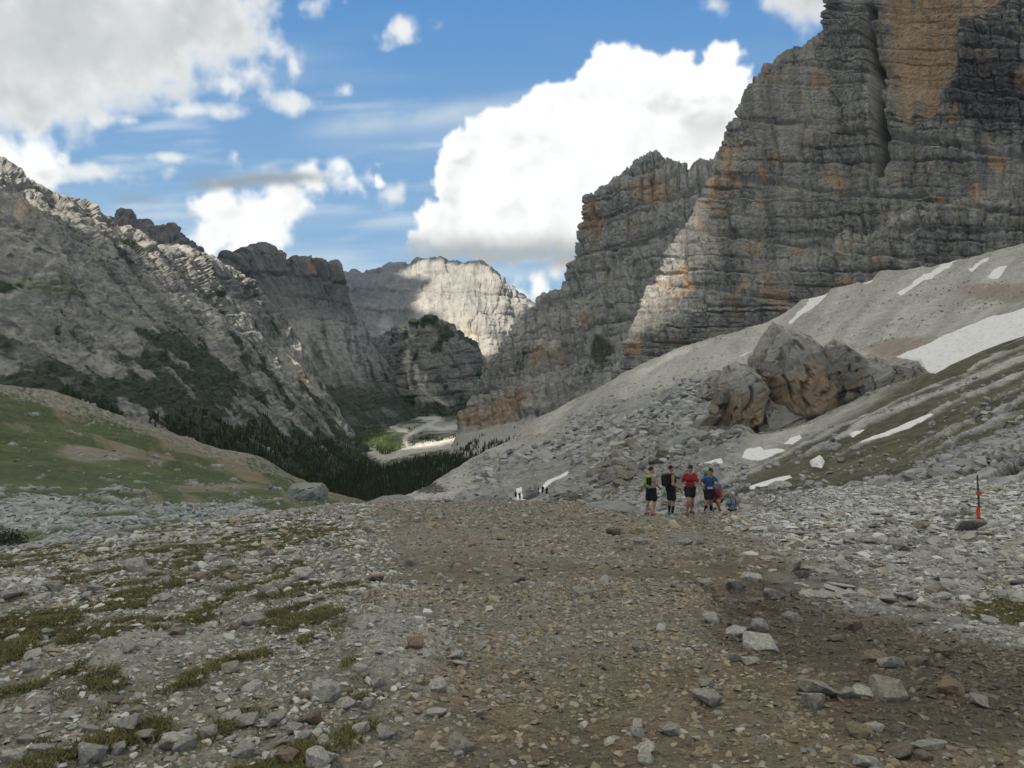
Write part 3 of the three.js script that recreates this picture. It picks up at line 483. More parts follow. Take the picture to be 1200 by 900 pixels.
const snowPolys = [
  { p: [[1050, 346], [1085, 322], [1120, 303], [1127, 304], [1092, 329], [1056, 351]], l: 'thin slanting ribbon of snow on the upper scree under the wall' },
  { p: [[1135, 319], [1150, 309], [1160, 305], [1155, 314], [1140, 323]], l: 'short snow sliver beside the slanting ribbon on the upper scree' },
  { p: [[1158, 327], [1172, 316], [1183, 313], [1170, 328]], l: 'snow fleck on the upper scree next to the short sliver' },
  { p: [[922, 384], [938, 368], [952, 352], [970, 341], [973, 347], [958, 362], [945, 372], [930, 382]], l: 'narrow tongue of old snow on the scree above the rock outcrop' },
  { p: [[1044, 419], [1080, 406], [1120, 392], [1160, 375], [1210, 360], [1260, 345], [1260, 378], [1200, 396], [1160, 410], [1120, 428], [1098, 441], [1085, 438], [1076, 424]], l: 'broad snowfield lying on the slope above the turf steps' },
  { p: [[868, 540], [876, 528], [892, 524], [896, 530], [918, 528], [922, 530], [905, 536], [888, 541]], l: 'snow patch at the foot of the rock outcrop with notched upper edge' },
  { p: [[918, 524], [928, 515], [938, 512], [941, 518], [930, 525]], l: 'small wedge of snow against the outcrop foot' },
  { p: [[1003, 518], [1030, 510], [1060, 498], [1092, 485], [1096, 489], [1066, 504], [1040, 514], [1010, 521]], l: 'long thin streak of snow across the turf' },
  { p: [[872, 571], [890, 565], [912, 558], [926, 554], [928, 557], [905, 566], [880, 574]], l: 'thin streak of snow on the turf beside a leaning block' },
  { p: [[948, 539], [962, 533], [966, 538], [962, 545], [950, 543]], l: 'little snow patch under a pointed block on the turf' },
  { p: [[993, 512], [1005, 507], [1016, 503], [1014, 507], [1000, 514]], l: 'sliver of snow on the turf above the long streak' },
  { p: [[628, 580], [636, 570], [642, 562], [654, 558], [668, 551], [665, 563], [650, 568], [640, 574], [634, 583]], l: 'hooked snow patch in the hollow below the talus' },
  { p: [[602, 586], [606, 577], [613, 572], [612, 580], [617, 587]], l: 'small triangular snow patch in the hollow below the talus' },
  { p: [[824, 550], [832, 546], [848, 544], [849, 548], [834, 550]], l: 'small flat snow patch between talus blocks and turf' },
  { p: [[862, 418], [876, 411], [888, 406], [886, 410], [872, 419]], l: 'thin line of snow on scree behind the outcrop' },
  { p: [[1008, 334], [1016, 329], [1030, 332], [1020, 337]], l: 'small snow patch right under the rock wall' },
  { p: [[724, 494], [740, 486], [756, 479], [754, 484], [735, 492]], l: 'short streak of snow at the lower edge of the scree' },
];
const snowAt = (px, py) => { let m = -99; for (const s of snowPolys) { const b = s.b ??= [Math.min(...s.p.map((q) => q[0])) - 8, Math.max(...s.p.map((q) => q[0])) + 8, Math.min(...s.p.map((q) => q[1])) - 8, Math.max(...s.p.map((q) => q[1])) + 8]; if (px < b[0] || px > b[1] || py < b[2] || py > b[3]) continue; m = Math.max(m, polyDist(s.p, px, py)); } return m; };
const turfLine = (px) => px < 860 ? 590 - (px - 640) * 0.14 : px < 960 ? 556 - (px - 860) * 0.45 : 511 - (px - 960) * 0.58;    // where the turf begins under the talus
function turfMask(x, y, z, px, py) {
  const warp = 0.8 * fbm(x / 26, y / 26, z / 26, 3) + 0.28 * fbm(x / 4.5, y / 4.5, z / 4.5, 3);
  const step = fbm((px + 2 * py) * 0.0075, (py + 0.42 * px) * 0.095 + warp, 4.1, 5);       // long stripes parallel to the fall of the beds
  const hollow = sstep(0.4, 0.65, blob(px, py, 668, 594, 46, 8) + blob(px, py, 505, 577, 26, 6) + 0.25 * warp);
  return clamp(hollow + sstep(-10, 10, py - turfLine(px) + 9 * warp) * sstep(-0.05, 0.09, step + 0.03 - 0.20 * sstep(545, 600, py + (px - 1050) * 0.10) + 0.25 * blob(px, py, 960, 560, 120, 40)));
}
const slope = terrain('scree_slope', loft(slopeRows, 560, 440,
  (x, y, z, px, py) => {
    const sn = sstep(-3, 4, snowAt(px, py)), turf = turfMask(x, y, z, px, py), d = -z;
    const talus = talusMask(px, py);
    const near = sstep(130, 50, d);
    const q = fbm(x / 40, y / 40, z / 40, 4) * (0.6 + d * 0.006) + (1 - turf) * (ridged(x / 5, y / 5, z / 5, 3) * (0.2 + 0.25 * sstep(50, 130, d)) + 0.35 * near * ridged(x / 1.7, y / 1.2, z / 1.7, 3)) + talus * (ridged(x / 9, y / 9, z / 9, 4) * 1.6) + turf * 0.15 * fbm(x / 3, y / 3, z / 3, 2);
    const gl = (fbm((px + py) * 0.02, (px - py * 1.1) * 0.004, 6, 3) * 4.5 + ridged((px + 0.9 * py) * 0.035, (px - py * 1.1) * 0.005, 8, 3) * 2.2) * sstep(200, 420, d);
    return (q + gl) * (1 - 0.85 * sn) * sstep(15, 40, d);
  },
  (x, y, z, px, py, nx, ny) => {
    const n1 = fbm(x / 25, y / 25, z / 25, 4), n3 = fbm(x / 1.3, y / 1.3, z / 1.3, 3), n4 = fbm(x / 5, y / 5, z / 5, 3), turf = turfMask(x, y, z, px, py), talus = talusMask(px, py);
    const rill = fbm((px + 0.9 * py) * 0.05, (px - 1.05 * py) * 0.007, 3, 4);
    let c = mixc([0.26, 0.252, 0.232], [0.41, 0.40, 0.37], clamp(0.5 + 0.4 * n1 + 0.9 * rill + 0.3 * n3));      // scree
    c = mixc(c, [0.38, 0.37, 0.345], 0.8 * sstep(0.35, 0.8, blob(px, py, 790, 445, 60, 16) + blob(px, py, 840, 420, 40, 14) + 0.35 * rill));
    c = mixc(c, [0.205, 0.155, 0.115], 0.75 * sstep(0.35, 0.75, blob(px, py, 1070, 412, 70, 16) + blob(px, py, 1180, 345, 60, 14) + blob(px, py, 640, 520, 90, 16) * 0.6 + 0.4 * n4));
    c = mixc(c, mixc([0.13, 0.132, 0.13], [0.25, 0.25, 0.24], clamp(0.5 + 0.8 * n4 + 0.4 * n3)), talus * 0.85);
    const nearRock = sstep(120, 60, -z);
    c = mixc(c, mixc([0.20, 0.20, 0.195], [0.34, 0.34, 0.33], clamp(0.5 + 0.8 * n3 + 0.3 * n4)), nearRock);
    c = mixc(c, mixc([0.026, 0.026, 0.011], [0.078, 0.070, 0.030], clamp(0.45 + 0.5 * n1 + 1.1 * n3 + 0.5 * n4)), turf * 0.96);
    return mulc(c, 1 + 0.22 * n3 + 0.12 * n4);
  }), 'slope of scree and turf steps climbing to the rock wall');
function talusMask(px, py) { return clamp(sstep(0.25, 0.6, blob(px, py, 740, 530, 90, 60) + blob(px, py, 830, 500, 50, 50) + blob(px, py, 640, 560, 90, 26) + 0.5 * blob(px, py, 1000, 450, 90, 30)) * sstep(20, -6, py - turfLine(px))); }
// snow patches lie on the slope
snowPolys.forEach((s, k) => {
  const { nu, nv, PX, PY, pos, base, N, D } = slope, id = new Int32Array(nu * nv).fill(-1), vp = [], vc = [], m = new Float32Array(nu * nv), idx = [];
  const b = s.b ?? [0, 0, 0, 0];
  for (let q = 0; q < nu * nv; q++) { m[q] = (PX[q] < b[0] || PX[q] > b[1] || PY[q] < b[2] || PY[q] > b[3]) ? -99 : polyDist(s.p, PX[q], PY[q]) + 2.0 * fbm(base[q * 3] / (D[q] * 0.05), 1, base[q * 3 + 2] / (D[q] * 0.08), 2); }
  const vert = (q) => { if (id[q] < 0) { id[q] = vp.length / 3; const t = (-0.6 + 1.6 * sstep(-1.5, 3, m[q])) * Math.min(1.6, 0.12 + D[q] * 0.0016), o = q * 3; const n = fbm(base[o] / 3.5, 2, base[o + 2] / 3.5, 3), e = fbm(base[o] / 0.9, 6, base[o + 2] / 0.9, 3), t2 = t + (m[q] > 1 ? 0.12 * n : 0), k2 = 0.72 + 0.05 * n - 0.22 * sstep(0.15, 0.6, e + 0.3 * n); vp.push(pos[o] + N[o] * t2, pos[o + 1] + N[o + 1] * t2, pos[o + 2] + N[o + 2] * t2); vc.push(k2, k2 * 0.995, k2 * 0.98); } return id[q]; };
  for (let j = 0; j < nv - 1; j++) for (let i = 0; i < nu - 1; i++) { const a = j * nu + i; if (Math.max(m[a], m[a + 1], m[a + nu], m[a + nu + 1]) > -2) { const A = vert(a), B = vert(a + 1), C = vert(a + nu), E = vert(a + nu + 1); idx.push(A, B, C, B, E, C); } }
  if (!idx.length) {  return; }
  const g = new THREE.BufferGeometry(); g.setAttribute('position', new THREE.Float32BufferAttribute(vp, 3)); g.setAttribute('color', new THREE.Float32BufferAttribute(vc, 3)); g.setIndex(idx); g.computeVertexNormals();
  put(new THREE.Mesh(g, MAT.snow), 'snow_patch', s.l, 'snow patch', 'old snow patches on the slope');
});


// ---------------------------------------------------------------- the saddle of the pass: path, rubble and rock plates
function shapeA(x, d) {
  let h = d > 0 ? -0.108 * d : -0.03 * d * sstep(-30, 0, d) - 0.02 * d;
  const l = Math.max(0, -x - 3); h -= 0.0056 * l * l * (1 + 0.01 * l);
  const r = Math.max(0, x - 4); h += 0.0035 * Math.min(r * r, 900);
  const c = Math.max(0, d - 40); h -= 0.006 * c * c;
  const e = Math.max(0, d - 28.5); h -= 0.022 * e * e * sstep(3.2, 5.2, x) * sstep(15, 10.5, x);
  return h;
}
const pxOf = (x, d) => 600 + F * x / Math.max(d, 0.3), pyOf = (h, d) => 450 + F * (EYE - h) / Math.max(d, 0.3);
const pathPoly = [[440, 560], [436, 620], [450, 690], [500, 720], [545, 770], [500, 810], [400, 900], [250, 1100], [1500, 1100], [1400, 850], [1210, 772], [1080, 715], [1010, 680], [955, 645], [905, 620], [868, 606], [840, 596], [800, 560]];
const slabPolys = [[[395, 770], [410, 735], [460, 722], [520, 740], [530, 770], [500, 790], [430, 795]], [[110, 790], [100, 765], [160, 740], [250, 738], [262, 760], [200, 785], [150, 800]], [[28, 850], [25, 820], [60, 812], [72, 830], [60, 850]], [[0, 690], [60, 680], [50, 705], [0, 715]]];
function zoneA(x, d) {
  const px = pxOf(x, d), py = pyOf(shapeA(x, d), d), s = clamp(8 / Math.max(d, 1), 0.25, 2);
  const n1 = fbm(x / 1.7, 1.1, d / 1.7, 4), n2 = fbm(x / 0.4, 4.1, d / 0.4, 3), n4 = fbm(x / 6, 2, d / 6, 3);
  const inFront = d > 1;
  const pd = inFront ? polyDist(pathPoly, px, py) : 40;
  const path = sstep(-45, 60, pd + 90 * n1 * s + 40 * n2 * s + 25 * n4);
  let slab = 0; if (inFront) for (const p of slabPolys) slab = Math.max(slab, sstep(-10, 14, polyDist(p, px, py) + 16 * n1 + 12 * n2));
  const plates = inFront ? (1 - path) * sstep(840, 900, px) * sstep(765, 690, py - (px - 1000) * 0.12 + 30 * n1) : 0;
  // turf streaks on the shoulder of the saddle, drawn out along the beds
  const a = x * 0.12 + d * 0.99, b = x * 0.99 - d * 0.12;
  const wv = fbm(x / 1.3, 9.4, d / 1.3, 3), st = fbm((a + wv) / 1.3, 7.7, (b + 0.55 * wv) / 0.30, 4) + 0.38 * n4 + 0.30 * n2;
  let turf = (1 - path) * (1 - slab) * (1 - plates) * (inFront ? sstep(470, 400, px) : 0.3) * sstep(0.12, 0.26, st - 0.10 * sstep(300, 430, px) - 0.05 * sstep(22, 36, d));
  if (inFront) turf = Math.max(turf, (1 - path * 0.8) * sstep(0.45, 0.75, blob(px, py, 1175, 722, 60, 20) + 0.25 * n1 + 0.2 * n2), (1 - path) * sstep(0.45, 0.7, st + 0.15 * n2) * sstep(840, 900, px) * sstep(0.25, 0.5, sstep(620, 570, py - (px - 1000) * 0.05)));
  const wet = inFront ? sstep(0.3, 0.62, blob(px, py, 940, 715, 120, 50) + 0.85 * blob(px, py, 1110, 810, 190, 90) + 0.4 * blob(px, py, 600, 790, 80, 40) + 0.22 * n1) : 0;  // wet path; its lower right also carries painted lens darkening
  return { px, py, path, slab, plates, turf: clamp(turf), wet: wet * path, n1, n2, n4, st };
}
function heightA(x, d, z) {
  const w = Math.min(1, 0.25 + Math.abs(d) / 14);
  z = z ?? zoneA(x, d);
  let h = shapeA(x, d) + 0.10 * fbm(x / 3, 8, d / 3, 3) * w + 0.025 * z.n2 + 0.045 * z.n1;
  h += z.slab * (0.05 + 0.05 * ridged(x / 0.5, 3, d / 0.35, 3));
  h += z.plates * (0.06 * ridged(x / 0.7, 5, d / 0.3, 3));
  h += (1 - z.path) * (1 - z.plates) * 0.05 * ridged((x * 0.12 + d * 0.99) / 1.6, 6, (x * 0.99 - d * 0.12) / 0.5, 3) + z.turf * 0.03;
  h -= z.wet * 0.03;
  return h;
}
{
  const ths = []; { let t = -Math.PI; while (t < Math.PI - 1e-6) { ths.push(t); const a = Math.abs(t) / Math.PI * 180; t += (a < 40 ? 0.155 : a < 60 ? 0.4 : 3) * Math.PI / 180; } ths.push(Math.PI); }
  const rs = [0.05, 0.6, 1.2]; { let r = 2; while (r < 90) { rs.push(r); r *= r < 3.6 ? 1.05 : 1.0082; } }
  const nu = ths.length, nv = rs.length, pos = new Float32Array(nu * nv * 3), C = new Float32Array(nu * nv * 3), uv = new Float32Array(nu * nv * 2);
  for (let j = 0; j < nv; j++) for (let i = 0; i < nu; i++) {
    const x = rs[j] * Math.sin(ths[i]), d = rs[j] * Math.cos(ths[i]), z = zoneA(x, d), k = j * nu + i, o = k * 3;
    pos[o] = x; pos[o + 1] = heightA(x, d, z); pos[o + 2] = -d; uv[k * 2] = x; uv[k * 2 + 1] = d;
    const n3 = fbm(x / 0.11, 2, d / 0.11, 2);
    let c = mixc([0.185, 0.170, 0.132], [0.30, 0.285, 0.235], clamp(0.5 + 0.6 * z.n2 + 0.3 * z.n1 + 0.4 * n3));                   // rubbly soil
    const brown = mixc([0.165, 0.126, 0.078], [0.295, 0.245, 0.172], clamp(0.45 + 0.55 * z.n1 + 0.5 * z.n2 + 0.4 * n3));
    const damp = sstep(0.05, 0.4, fbm(x / 0.8 + d * 0.12, 5.5, d / 4.5, 4) + 0.25 * z.n1);
    const greyish = mixc([0.225, 0.212, 0.180], [0.325, 0.31, 0.27], clamp(0.5 + z.n2 + 0.4 * n3));
    c = mixc(c, mixc(brown, greyish, clamp(sstep(-0.2, 0.4, z.n4 + 0.5 * z.n1 + 0.5 * sstep(560, 440, z.px) - 0.3 * sstep(650, 900, z.px) - 0.15 * sstep(700, 850, z.py) + 0.5 * sstep(690, 610, z.py)))), z.path);
    c = mixc(c, mulc(brown, 0.62), damp * 0.55 * z.path);
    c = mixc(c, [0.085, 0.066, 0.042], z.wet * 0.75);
    c = mixc(c, mixc([0.35, 0.34, 0.31], [0.47, 0.46, 0.43], clamp(0.5 + z.n2 + 0.5 * n3)), z.slab * 0.85);
    c = mixc(c, mixc([0.30, 0.30, 0.285], [0.46, 0.46, 0.44], clamp(0.5 + z.n2 + 0.6 * n3)), z.plates);
    c = mixc(c, mixc([0.070, 0.068, 0.028], [0.115, 0.110, 0.050], clamp(0.5 + z.n2 + 0.5 * n3)), z.turf * 0.96);
    c = mulc(c, 1 + 0.2 * n3); C[o] = c[0]; C[o + 1] = c[1]; C[o + 2] = c[2];
  }
  const g = new THREE.BufferGeometry();
  g.setAttribute('position', new THREE.BufferAttribute(pos, 3)); g.setAttribute('color', new THREE.BufferAttribute(C, 3)); g.setAttribute('uv', new THREE.BufferAttribute(uv, 2));
  g.setIndex(gridIndex(nu, nv)); g.computeVertexNormals();
  if (g.attributes.normal.getY(Math.floor(nu / 2) + nu * 20) < 0) { const ix = g.index.array; for (let i = 0; i < ix.length; i += 3) { const t = ix[i]; ix[i] = ix[i + 1]; ix[i + 1] = t; } g.computeVertexNormals(); }
  // grit: fine relief and speckle, in metres
  const S = 512, grit = new Uint8Array(S * S * 4), tint = new Uint8Array(S * S * 4), r = rngOf(9);
  const cells = []; for (let k = 0; k < 2600; k++) cells.push([r() * S, r() * S, 2 + 9 * r() * r(), r(), r()]);
  const hgt = new Float32Array(S * S), tn = new Float32Array(S * S).fill(0.5);
  for (const [cx, cy, q, h, t] of cells) for (let y = Math.floor(cy - q); y <= cy + q; y++) for (let x = Math.floor(cx - q); x <= cx + q; x++) { const e = 1 - ((x - cx) ** 2 + (y - cy) ** 2) / (q * q); if (e > 0) { const o = ((y + S) % S) * S + ((x + S) % S), v = Math.sqrt(e) * q / 11 * (0.5 + 0.5 * h); if (v > hgt[o]) { hgt[o] = v; tn[o] = t; } } }
  for (let k = 0; k < S * S; k++) { const v = clamp(hgt[k] + 0.1 * r()); grit[k * 4] = grit[k * 4 + 1] = grit[k * 4 + 2] = v * 255; grit[k * 4 + 3] = 255; const b = 150 + 75 * tn[k] + 30 * (r() - 0.5); tint[k * 4] = b; tint[k * 4 + 1] = b * 0.99; tint[k * 4 + 2] = b * 0.97; tint[k * 4 + 3] = 255; }
  const tex = (a, srgb) => { const t = new THREE.DataTexture(a, S, S); t.wrapS = t.wrapT = THREE.RepeatWrapping; t.magFilter = THREE.LinearFilter; t.repeat.set(1 / 1.3, 1 / 1.3); if (srgb) t.colorSpace = THREE.SRGBColorSpace; t.needsUpdate = true; return t; };
  const m = new THREE.MeshStandardMaterial({ vertexColors: true, map: tex(tint, true), bumpMap: tex(grit), bumpScale: 0.03, roughness: 0.9, color: new THREE.Color(1.35, 1.35, 1.35) });
  put(new THREE.Mesh(g, m), 'ground', 'stony saddle with a muddy brown path between rubble and rock plates', null, null, 'structure');
  
}
// shallow seep running over the path
{
  const gx = 90, gy = 60, vp = [], idx = [], wet = [];
  const corner = [[1.2, 13.6], [4.6, 13.6], [1.9, 7.4], [5.2, 7.4]];
  for (let j = 0; j <= gy; j++) for (let i = 0; i <= gx; i++) { const u = i / gx, v = j / gy, x = lerp(lerp(corner[0][0], corner[1][0], u), lerp(corner[2][0], corner[3][0], u), v), d = lerp(13.6, 7.4, v), z = zoneA(x, d); wet.push(blob(u, v, 0.5, 0.5, 0.42, 0.42) + 0.35 * z.n1 - 0.5); vp.push(x, shapeA(x, d) + 0.10 * fbm(x / 3, 8, d / 3, 3) * Math.min(1, 0.25 + d / 14) - 0.03 + 0.006 + 0.045 * fbm(x / 1.7, 1.1, d / 1.7, 1), -d); }
  for (let j = 0; j < gy; j++) for (let i = 0; i < gx; i++) { const a = j * (gx + 1) + i; if (Math.min(wet[a], wet[a + 1], wet[a + gx + 1], wet[a + gx + 2]) > 0) idx.push(a, a + gx + 1, a + 1, a + 1, a + gx + 1, a + gx + 2); }
  const g = new THREE.BufferGeometry(); g.setAttribute('position', new THREE.Float32BufferAttribute(vp, 3)); g.setIndex(idx); g.computeVertexNormals();
  put(new THREE.Mesh(g, new THREE.MeshPhysicalMaterial({ color: new THREE.Color().setRGB(0.75, 0.68, 0.58), transmission: 1, thickness: 0, roughness: 0.12, ior: 1.33, side: THREE.DoubleSide })), 'water', 'thin sheet of water seeping over the muddy path', null, null, 'structure');
}

// ---------------------------------------------------------------- rocks
// angular fragments: the hull of a few points in a block, either bare (detail 0) or with a rough skin
function facetRock(seed, detail, { squash = [1, 0.65, 0.85], planes = 13, rough = 0.05 } = {}) {
  const r = rngOf(seed * 7 + 1), pts = [];
  for (let k = 0; k < planes + 3; k++) { let x = r() * 2 - 1, y = r() * 2 - 1, z = r() * 2 - 1; const m = Math.max(Math.abs(x), Math.abs(y), Math.abs(z)), l = Math.hypot(x, y, z), q = (0.55 / m + 0.45 / l) * (0.8 + 0.25 * r()); pts.push(new THREE.Vector3(x * q * squash[0], y * q * squash[1], z * q * squash[2])); }
  const hull = new ConvexGeometry(pts); hull.deleteAttribute('uv');
  if (!detail) { hull.computeVertexNormals(); return hull; }
  const P = [], hp = hull.attributes.position, A = new THREE.Vector3(), B = new THREE.Vector3(), C = new THREE.Vector3(), pl = new THREE.Plane();
  for (let i = 0; i < hp.count; i += 3) { A.fromBufferAttribute(hp, i); B.fromBufferAttribute(hp, i + 1); C.fromBufferAttribute(hp, i + 2); pl.setFromCoplanarPoints(A, B, C); let { x, y, z } = pl.normal, h = -pl.constant; if (h < 0) { x = -x; y = -y; z = -z; h = -h; } if (h > 0.02) P.push([x, y, z, h]); }
  const g = new THREE.IcosahedronGeometry(1, detail), p = g.attributes.position, v = new THREE.Vector3();
  for (let i = 0; i < p.count; i++) {
    v.fromBufferAttribute(p, i).normalize(); v.multiply(A.set(...squash)).normalize(); let m = 1.6; for (const [a, b, c, h] of P) { const s = v.x * a + v.y * b + v.z * c; if (s > 0.02) m = Math.min(m, h / s); }
    m *= 1 + rough * fbm(v.x * 4 + seed, v.y * 4, v.z * 4, 3); p.setXYZ(i, v.x * m, v.y * m, v.z * m);
  }
  g.deleteAttribute('uv'); g.computeVertexNormals(); return g;
}
const rockPaints = [];
{ // speckle and lichen for loose stones
  const S = 256, a = new Uint8Array(S * S * 4);
  for (let y = 0; y < S; y++) for (let x = 0; x < S; x++) { const u = x / S * 6.2832, v = y / S * 6.2832, n = fbm(Math.cos(u) * 1.5 + 3, Math.sin(u) * 1.5 + Math.cos(v) * 1.5, Math.sin(v) * 1.5, 5), m = fbm(Math.cos(u) * 6, Math.sin(u) * 6 + Math.cos(v) * 6, Math.sin(v) * 6, 3), b = clamp(0.80 + 0.22 * n + 0.16 * m, 0.3, 1) * 255, o = (y * S + x) * 4; a[o] = b; a[o + 1] = b * 0.985; a[o + 2] = b * 0.96; a[o + 3] = 255; }
  const t = new THREE.DataTexture(a, S, S); t.wrapS = t.wrapT = THREE.RepeatWrapping; t.magFilter = THREE.LinearFilter; t.colorSpace = THREE.SRGBColorSpace; t.needsUpdate = true;
  for (const c of [[0.45, 0.44, 0.41], [0.37, 0.365, 0.345], [0.52, 0.51, 0.48], [0.33, 0.31, 0.27]]) rockPaints.push(new THREE.MeshStandardMaterial({ color: new THREE.Color().setRGB(...c), map: t, roughness: 0.92 }));
  for (const c of [[0.245, 0.195, 0.135], [0.30, 0.25, 0.185], [0.20, 0.165, 0.125]]) rockPaints.push(new THREE.MeshStandardMaterial({ color: new THREE.Color().setRGB(...c), map: t, roughness: 0.85 }));
}
function withUV(g, k = 2) { const p = g.attributes.position, n = g.attributes.normal, uv = new Float32Array(p.count * 2); for (let i = 0; i < p.count; i++) { const ax = Math.abs(n.getX(i)), ay = Math.abs(n.getY(i)), az = Math.abs(n.getZ(i)); let u, v; if (ay >= ax && ay >= az) { u = p.getX(i); v = p.getZ(i); } else if (ax > az) { u = p.getZ(i); v = p.getY(i); } else { u = p.getX(i); v = p.getY(i); } uv[i * 2] = u / k; uv[i * 2 + 1] = v / k; } g.setAttribute('uv', new THREE.BufferAttribute(uv, 2)); return g; }
const bigGeo = []; for (let k = 0; k < 12; k++) bigGeo.push(withUV(facetRock(100 + k, 6, { squash: [1, 0.45 + 0.3 * hash1(k), 0.7 + 0.3 * hash1(k + 50)], planes: 9 + (k % 6), rough: 0.05 })));
const slabGeo = []; for (let k = 0; k < 6; k++) slabGeo.push(withUV(facetRock(200 + k, 6, { squash: [1, 0.26 + 0.1 * hash1(k), 0.75], planes: 10, rough: 0.04 })));
const smallGeo = []; for (let k = 0; k < 8; k++) smallGeo.push(facetRock(300 + k, 0, { squash: [1, 0.4 + 0.25 * hash1(k), 0.75], planes: 7 + (k % 4) }));
const plateGeo = []; for (let k = 0; k < 5; k++) plateGeo.push(facetRock(400 + k, 0, { squash: [1, 0.2, 0.75], planes: 8 }));

const R = rngOf(4242);
// stones that can be recognised in the photograph: [x, y of their foot, width] and whether pale (p), grey (g), brown (b) or a flat slab (s)
const known = [[1094, 878, 40, 's'], [962, 814, 40, 'g'], [1040, 817, 42, 'g'], [828, 826, 32, 'p'], [1004, 862, 26, 'b'], [1024, 856, 22, 'p'], [1054, 886, 30, 'b'], [1018, 898, 28, 'p'], [989, 817, 22, 'p'], [950, 828, 26, 'g'], [1047, 783, 28, 'p'], [1026, 775, 24, 'b'], [1075, 780, 26, 'b'], [1113, 812, 30, 'b'], [1150, 826, 22, 'g'], [907, 701, 22, 'p'], [930, 668, 24, 'g'], [888, 758, 34, 'p'], [900, 762, 20, 'p'], [890, 738, 22, 'p'], [862, 745, 20, 'p'], [880, 680, 22, 'p'], [862, 688, 20, 'p'], [878, 778, 18, 'p'], [860, 775, 16, 'g'], [995, 737, 24, 'b'], [981, 750, 16, 'b'], [928, 728, 20, 'g'], [833, 730, 22, 'p'], [826, 805, 18, 'g'], [511, 838, 28, 's'], [451, 864, 22, 'p'], [422, 857, 20, 'p'], [431, 828, 16, 'p'], [514, 808, 18, 'p'], [746, 862, 16, 'p'], [757, 882, 22, 'p'], [748, 850, 12, 'p'], [757, 895, 20, 'p'], [787, 860, 22, 'g'], [160, 670, 26, 'p'], [12, 697, 30, 's'], [296, 803, 20, 'p'], [270, 843, 24, 's'], [152, 853, 24, 'p'], [134, 852, 16, 'p'], [206, 875, 30, 'p'], [215, 868, 24, 'p'], [336, 890, 24, 'b'], [380, 818, 34, 'p'], [375, 806, 18, 'p'], [288, 853, 24, 'p'], [322, 850, 26, 'p'], [356, 818, 16, 'b'], [366, 846, 26, 'b'], [14, 892, 26, 'p'], [30, 870, 18, 'p'], [100, 890, 36, 'p'], [190, 832, 14, 'g'], [245, 862, 22, 'p'], [284, 885, 26, 'p'], [370, 895, 26, 'p'], [386, 892, 20, 'p'], [320, 697, 16, 'p'], [270, 788, 26, 'g'], [297, 733, 22, 'g'], [695, 700, 18, 'g'], [702, 702, 12, 'g'], [560, 838, 14, 'g'], [980, 640, 14, 'p'], [1052, 645, 26, 's'], [1110, 650, 24, 's'], [1042, 672, 22, 's'], [1140, 622, 40, 's'], [1160, 732, 18, 'p'], [803, 640, 16, 'g'], [752, 638, 14, 'g'], [560, 672, 12, 'g'], [483, 662, 14, 'g'], [540, 780, 26, 's']];
const stones = [];
for (const [px, py, w, t] of known) { // march along the sight line to the ground
  const X = (px - 600) / F, Y = (450 - py) / F; let d = 3.2; while (d < 60 && EYE + Y * d > heightA(X * d, d)) d += 0.02;
  const z = zoneA(X * d, d); stones.push({ x: X * d, d, s: w * d / F * 0.66, t, z, known: true, rank: 1e6 + w });
}
function sow(n, dMin, dMax, s0, s1, dens, kind) {
  for (let k = 0; k < n; k++) {
    const d = Math.sqrt(lerp(dMin * dMin, dMax * dMax, R())), x = (R() * 2 - 1) * 0.78 * d, z = zoneA(x, d); if (R() > dens(z)) continue;
    const s = lerp(s0, s1, R() ** 3.2); stones.push({ x, d, s, z, t: kind ? kind(z) : null, rank: 0 });
  }
}
const clusterN = (z) => sstep(-0.25, 0.5, z.n1 + 0.6 * z.n4);
sow(70000, 3.4, 11, 0.007, 0.042, (z) => (z.turf > 0.4 ? 0.12 : 0.35 + 0.65 * clusterN(z)) * (1 - 0.5 * z.slab));
sow(3600, 3.4, 13, 0.025, 0.10, (z) => (z.turf > 0.4 ? 0.15 : 1) * (z.path > 0.5 ? 0.28 * clusterN(z) : 0.5 + 0.5 * clusterN(z)));
sow(80000, 10, 24, 0.014, 0.07, (z) => (z.turf > 0.4 ? 0.06 : z.path > 0.5 ? 0.5 * clusterN(z) + 0.15 : 0.9));
sow(6500, 10, 26, 0.04, 0.18, (z) => (z.turf > 0.4 ? 0.10 : z.path > 0.5 ? 0.14 * clusterN(z) : 0.55));
sow(80000, 22, 52, 0.025, 0.12, (z) => (z.turf > 0.4 ? 0.06 : z.path > 0.5 ? 0.45 : 0.9));
sow(9000, 20, 52, 0.07, 0.26, (z) => (z.turf > 0.4 ? 0.10 : z.path > 0.5 ? 0.30 * clusterN(z) : 0.4));
sow(30000, 9, 46, 0.06, 0.24, (z) => z.plates, () => 's');
for (const s of stones) {
  s.y = heightA(s.x, s.d, s.z);
  const q = s.s * 2 / s.d * F; s.px = s.z.px; s.py = s.z.py; s.q = q; s.vis = s.px > -5 && s.px < 1205 && s.py < 905;
  if (!s.rank) s.rank = s.vis ? q : -1;
  if (!s.t) s.t = R() < s.z.path ? (R() < 0.66 ? 'b' : R() < 0.5 ? 'g' : 'p') : (R() < 0.12 ? 'b' : R() < 0.35 ? 'g' : 'p');
}
stones.sort((a, b) => b.rank - a.rank);
const quat = new THREE.Quaternion(), eul = new THREE.Euler();
